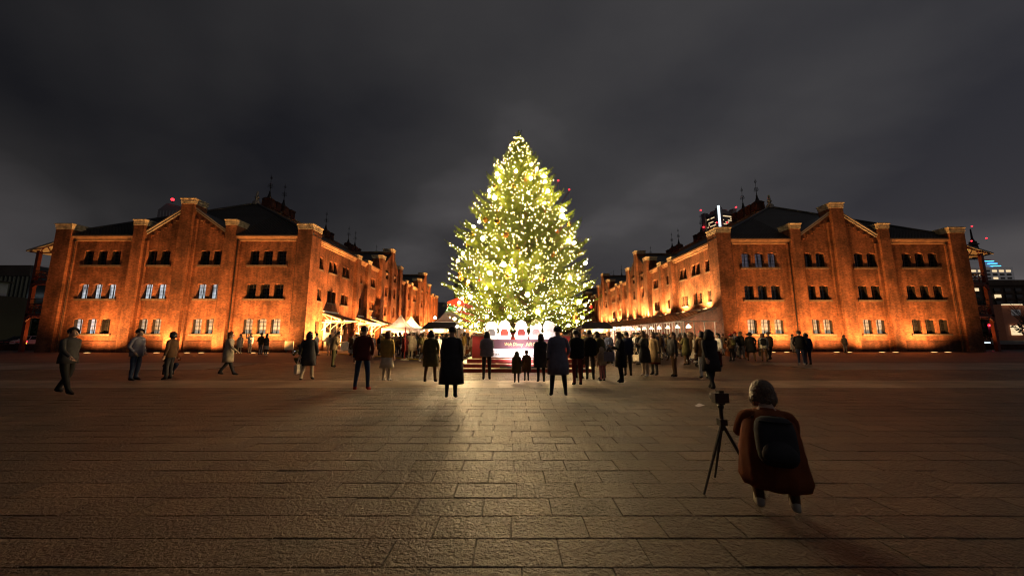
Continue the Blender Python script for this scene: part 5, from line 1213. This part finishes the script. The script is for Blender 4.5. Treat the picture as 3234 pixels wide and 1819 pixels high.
person('person in long dark coat seen from behind, left of the tree stand', -1.45, 8.5, 178, 'stand', 1.72, 'charcoal', 'black', 'longcoat', 'short')
person('person in olive coat with hands in pockets, farther left of the stand', -2.6, 11.3, 175, 'wide', 1.66, 'olive', 'brown', 'coat', 'bob')
person('person in slate puffer jacket standing close to the left stand steps', -.85, 11.9, 185, 'phone', 1.64, 'slate', 'charcoal', 'puffer', 'long')
person('small child in hooded olive coat facing the gold lettered sign, the left one', .15, 11.25, 178, 'stand', 1.00, 'olive', 'black', 'coat', 'hood'); person('small child in brown coat facing the gold lettered sign, the right one', .48, 11.7, 190, 'stand', 1.02, 'brown', 'charcoal', 'coat', 'bob', 'brown')
person('adult in dark grey coat beside the two small children at the sign', .93, 11.35, 188, 'talk', 1.55, 'charcoal', 'black', 'coat', 'long')
person('person in long lavender grey coat and black trousers seen from behind', 1.14, 8.75, 182, 'wide', 1.74, 'slate', 'black', 'coat', 'short')
person('person in black puffer jacket just right of the lavender coat', 1.95, 10.6, 190, 'phone', 1.68, 'black', 'maroon', 'puffer', 'short')
for lab, x, y, f, ps, h, tp, bt, ct, hr, sk in (('person in brown coat at the left of the huddle right of the stand', 2.3, 12.2, 150, 'stand', 1.62, 'brown', 'charcoal', 'coat', 'long', None), ('person in black jacket in the middle of the huddle right of the stand', 2.62, 11.9, 170, 'talk', 1.68, 'black', 'charcoal', 'puffer', 'short', None), ('child in pink trousers in the huddle right of the stand', 2.95, 11.6, 200, 'stand', 1.12, 'beige', 'pink', 'short', 'hood', None), ('person in olive parka bending over the child in pink', 3.1, 12.1, 230, 'lean', 1.66, 'olive', 'charcoal', 'coat', 'bob', None)):
    person(lab, x, y, f, ps, h, tp, bt, ct, hr)
tW = person('person with auburn hair in long black coat, holding a patterned bag', 3.45, 11.2, -95, 'phone', 1.62, 'black', 'black', 'coat', 'bob', 'brown', shoes='black', bag='slate'); held(tW, 'phone', 'phone in the hands of the person in long black coat')
person('person in navy jacket behind the long black coat', 4.25, 13.0, 175, 'phone', 1.64, 'navy', 'charcoal', 'puffer', 'short')
person('person in dark dress coat with bare legs and white shoes', 4.85, 12.9, -70, 'phone', 1.66, 'charcoal', 'beige', 'coat', 'long', 'fair', shoes='white'); person('person in tan coat and dark red skirt beside the dark dress coat', 5.35, 13.3, -60, 'stand', 1.62, 'tan', 'charcoal', 'coat', 'long', 'fair', skirt='maroon')
person('person with brown hair in dark jacket and brown trousers', 5.85, 12.75, -100, 'stand', 1.62, 'charcoal', 'brown', 'short', 'long', 'brown')
person('person in brown jacket and white trousers right of the brown trousers', 6.6, 12.2, 170, 'stand', 1.64, 'brown', 'white', 'short', 'bob')
person('person in olive coat looking at a phone near the pushchair', 8.7, 17.6, 200, 'phone', 1.64, 'olive', 'brown', 'coat', 'long')
person('person in white top pushing the black pushchair', 9.75, 16.6, -90, 'talk', 1.60, 'white', 'maroon', 'short', 'long')
person('person in black jacket and white sneakers near the right warehouse front', 14.5, 17.7, 150, 'pocket', 1.74, 'black', 'navy', 'short', shoes='white'); person('person in navy coat close beside the one in white sneakers', 15.0, 17.9, 170, 'stand', 1.62, 'navy', 'navy', 'short', 'bob')
person('person in cream coat posing under the right warehouse between uplights', 18.9+5.1, 30.0, 5, 'talk', 1.60, 'cream', 'cream', 'longcoat', 'bob'); person('person in beige jacket beside the cream coat under the right warehouse', 24.7, 30.2, -10, 'talk', 1.68, 'beige', 'charcoal', 'short')
person('child in white coat holding a bag, at the right warehouse uplights', 21.3, 30.2, 20, 'stand', 1.35, 'white', 'tan', 'short', 'bob', bag='white'); person('person in tan clothes by the uplights at the right warehouse middle', 28.4, 30.0, 0, 'stand', 1.55, 'tan', 'beige', 'short', 'long')
person('person in dark hooded coat walking behind the photographer', 5.5, 9.8, 180, 'walk', 1.66, 'charcoal', 'charcoal', 'coat', 'hood')
# photographer in the right foreground
person('photographer squatting in rust coat with black backpack in the right foreground', 2.22, 3.10, 155, 'crouch', 1.66, 'rust', 'brown', 'drape', 'bob', 'fair', shoes='cream', pack='charcoal')
t = thing('tripod', 'black camera tripod left of the squatting photographer', 'tripod', (2.10, 3.62, .012)); top = Vector((0, 0, .62))
for a in (200, 320, 80):
    e = Vector((math.cos(R(a))*.30, math.sin(R(a))*.30, 0)); mid_ = top.lerp(e, .5); mb = MB(); mb.tube(top, mid_, .016, .015); mb.tube(mid_, e, .012, .010); mb.build('leg', M['blackcloth'], t)
mb = MB(); mb.tube((0, 0, .55), (0, 0, .76), .018); mb.box(-.035, .035, -.035, .035, .60, .66); mb.build('centre_column', M['blackcloth'], t); mb = MB(); mb.ball((0, 0, .78), .03, 8, 5); mb.box(-.03, .03, -.03, .03, .80, .815); mb.build('head', M['blackcloth'], t)
t = thing('camera', 'black camera mounted on the tripod in the right foreground', 'camera', (2.10, 3.62, .83)); mb = MB(); mb.box(-.07, .07, -.035, .035, 0, .095); mb.box(-.025, .025, -.03, .03, .095, .12); mb.build('camera_body', M['blackcloth'], t); mb = MB(); mb.tube((0, .035, .045), (0, .13, .045), .036, .040, 10); mb.build('lens', M['blackcloth'], t)
# pushchair
t = thing('pushchair', 'black pushchair with hood standing in the crowd right of the tree', 'pushchair', (9.1, 16.5, .012), R(90)); mb = MB(); mb.lathe([(.16, .42), (.22, .7), (.24, .95), (.20, 1.05), (.1, 1.1)], 10); mb.build('hood', M['blackcloth'], t)
mb = MB()
for s in (-.22, .22): mb.tube((s, -.32, .12), (s, .30, .98), .016); mb.tube((s, .34, .12), (s, -.05, .60), .016); mb.tube((s, .30, .98), (s, .42, 1.02), .016)
mb.tube((-.22, .42, 1.02), (.22, .42, 1.02), .018); mb.build('frame', M['lead'], t); mb = MB(); mb.box(-.2, .2, -.2, .22, .2, .34); mb.build('basket', M['blackcloth'], t)
for sx in (-.24, .24):
    for sy in (-.32, .34): mb = MB(); mb.tube((sx-.02, sy, .11), (sx+.02, sy, .11), .11, n=12); mb.build('wheel', M['rubber'], t)
# the crowd round the stalls
rc = random.Random(21); used = set()
TOPS = ['black', 'charcoal', 'navy', 'grey', 'brown', 'tan', 'cream', 'white', 'olive', 'mustard', 'maroon', 'beige', 'slate', 'tan', 'beige', 'brown']
BOTS = ['black', 'charcoal', 'denim', 'brown', 'grey', 'beige']; CT = {'coat': 'long coat', 'short': 'jacket', 'puffer': 'puffer jacket'}; HN = {'black': 'black', 'brown': 'brown', 'fair': 'fair'}
def crowd(n, xr, yr, where, grp):
    placed = []; tries = 0
    while len(placed) < n and tries < 4000:
        tries += 1; u = rc.random(); y = yr[0]+(yr[1]-yr[0])*u; sx = y/yr[1]; x = rc.uniform(*xr)
        if any((x-a)**2+(y-b_)**2 < .42**2 for a, b_ in placed): continue
        if -2.9 < x < 3.9 and y < 22.5: continue
        ht = rc.choice([None]*6+['cream', 'red', 'mustard'])
        tp, bt, ct, hc = rc.choice(TOPS), rc.choice(BOTS), rc.choice(list(CT)), rc.choice(['black', 'black', 'brown', 'fair'])
        lab = f'person in {tp} {CT[ct]} and {bt} trousers, ' + (f'{ht} hat, ' if ht else f'{HN[hc]} hair, ') + where
        if lab in used: continue
        used.add(lab); placed.append((x, y))
        ps = rc.choice(['stand', 'pocket', 'phone', 'talk', 'walk', 'wide', 'stand']); hr = rc.choice(['short', 'long', 'bob', 'short'])
        person(lab, x, y, rc.choice([rc.uniform(120, 240), rc.uniform(0, 360)]), ps, rc.uniform(1.52, 1.76), tp, bt, ct, hr, hc, rc.choice(['black', 'white', 'brown']), hat=ht, group=grp, bag=rc.choice([None, None, None, 'cream', 'charcoal', 'rust']), pack=rc.choice([None]*4+['black', 'olive']))
crowd(34, (-13.4, -6.2), (24.5, 31.5), 'in crowd by white tents', 'crowd before the white tents')
crowd(56, (-9.0, -2.6), (19.5, 31), 'in crowd left of tree', 'crowd left of the tree')
crowd(58, (3.6, 10.0), (16.8, 31), 'in crowd right of tree', 'crowd right of the tree')
crowd(40, (9.0, 15.8), (19.5, 31), 'in crowd by glass veranda', 'crowd before the glass veranda')
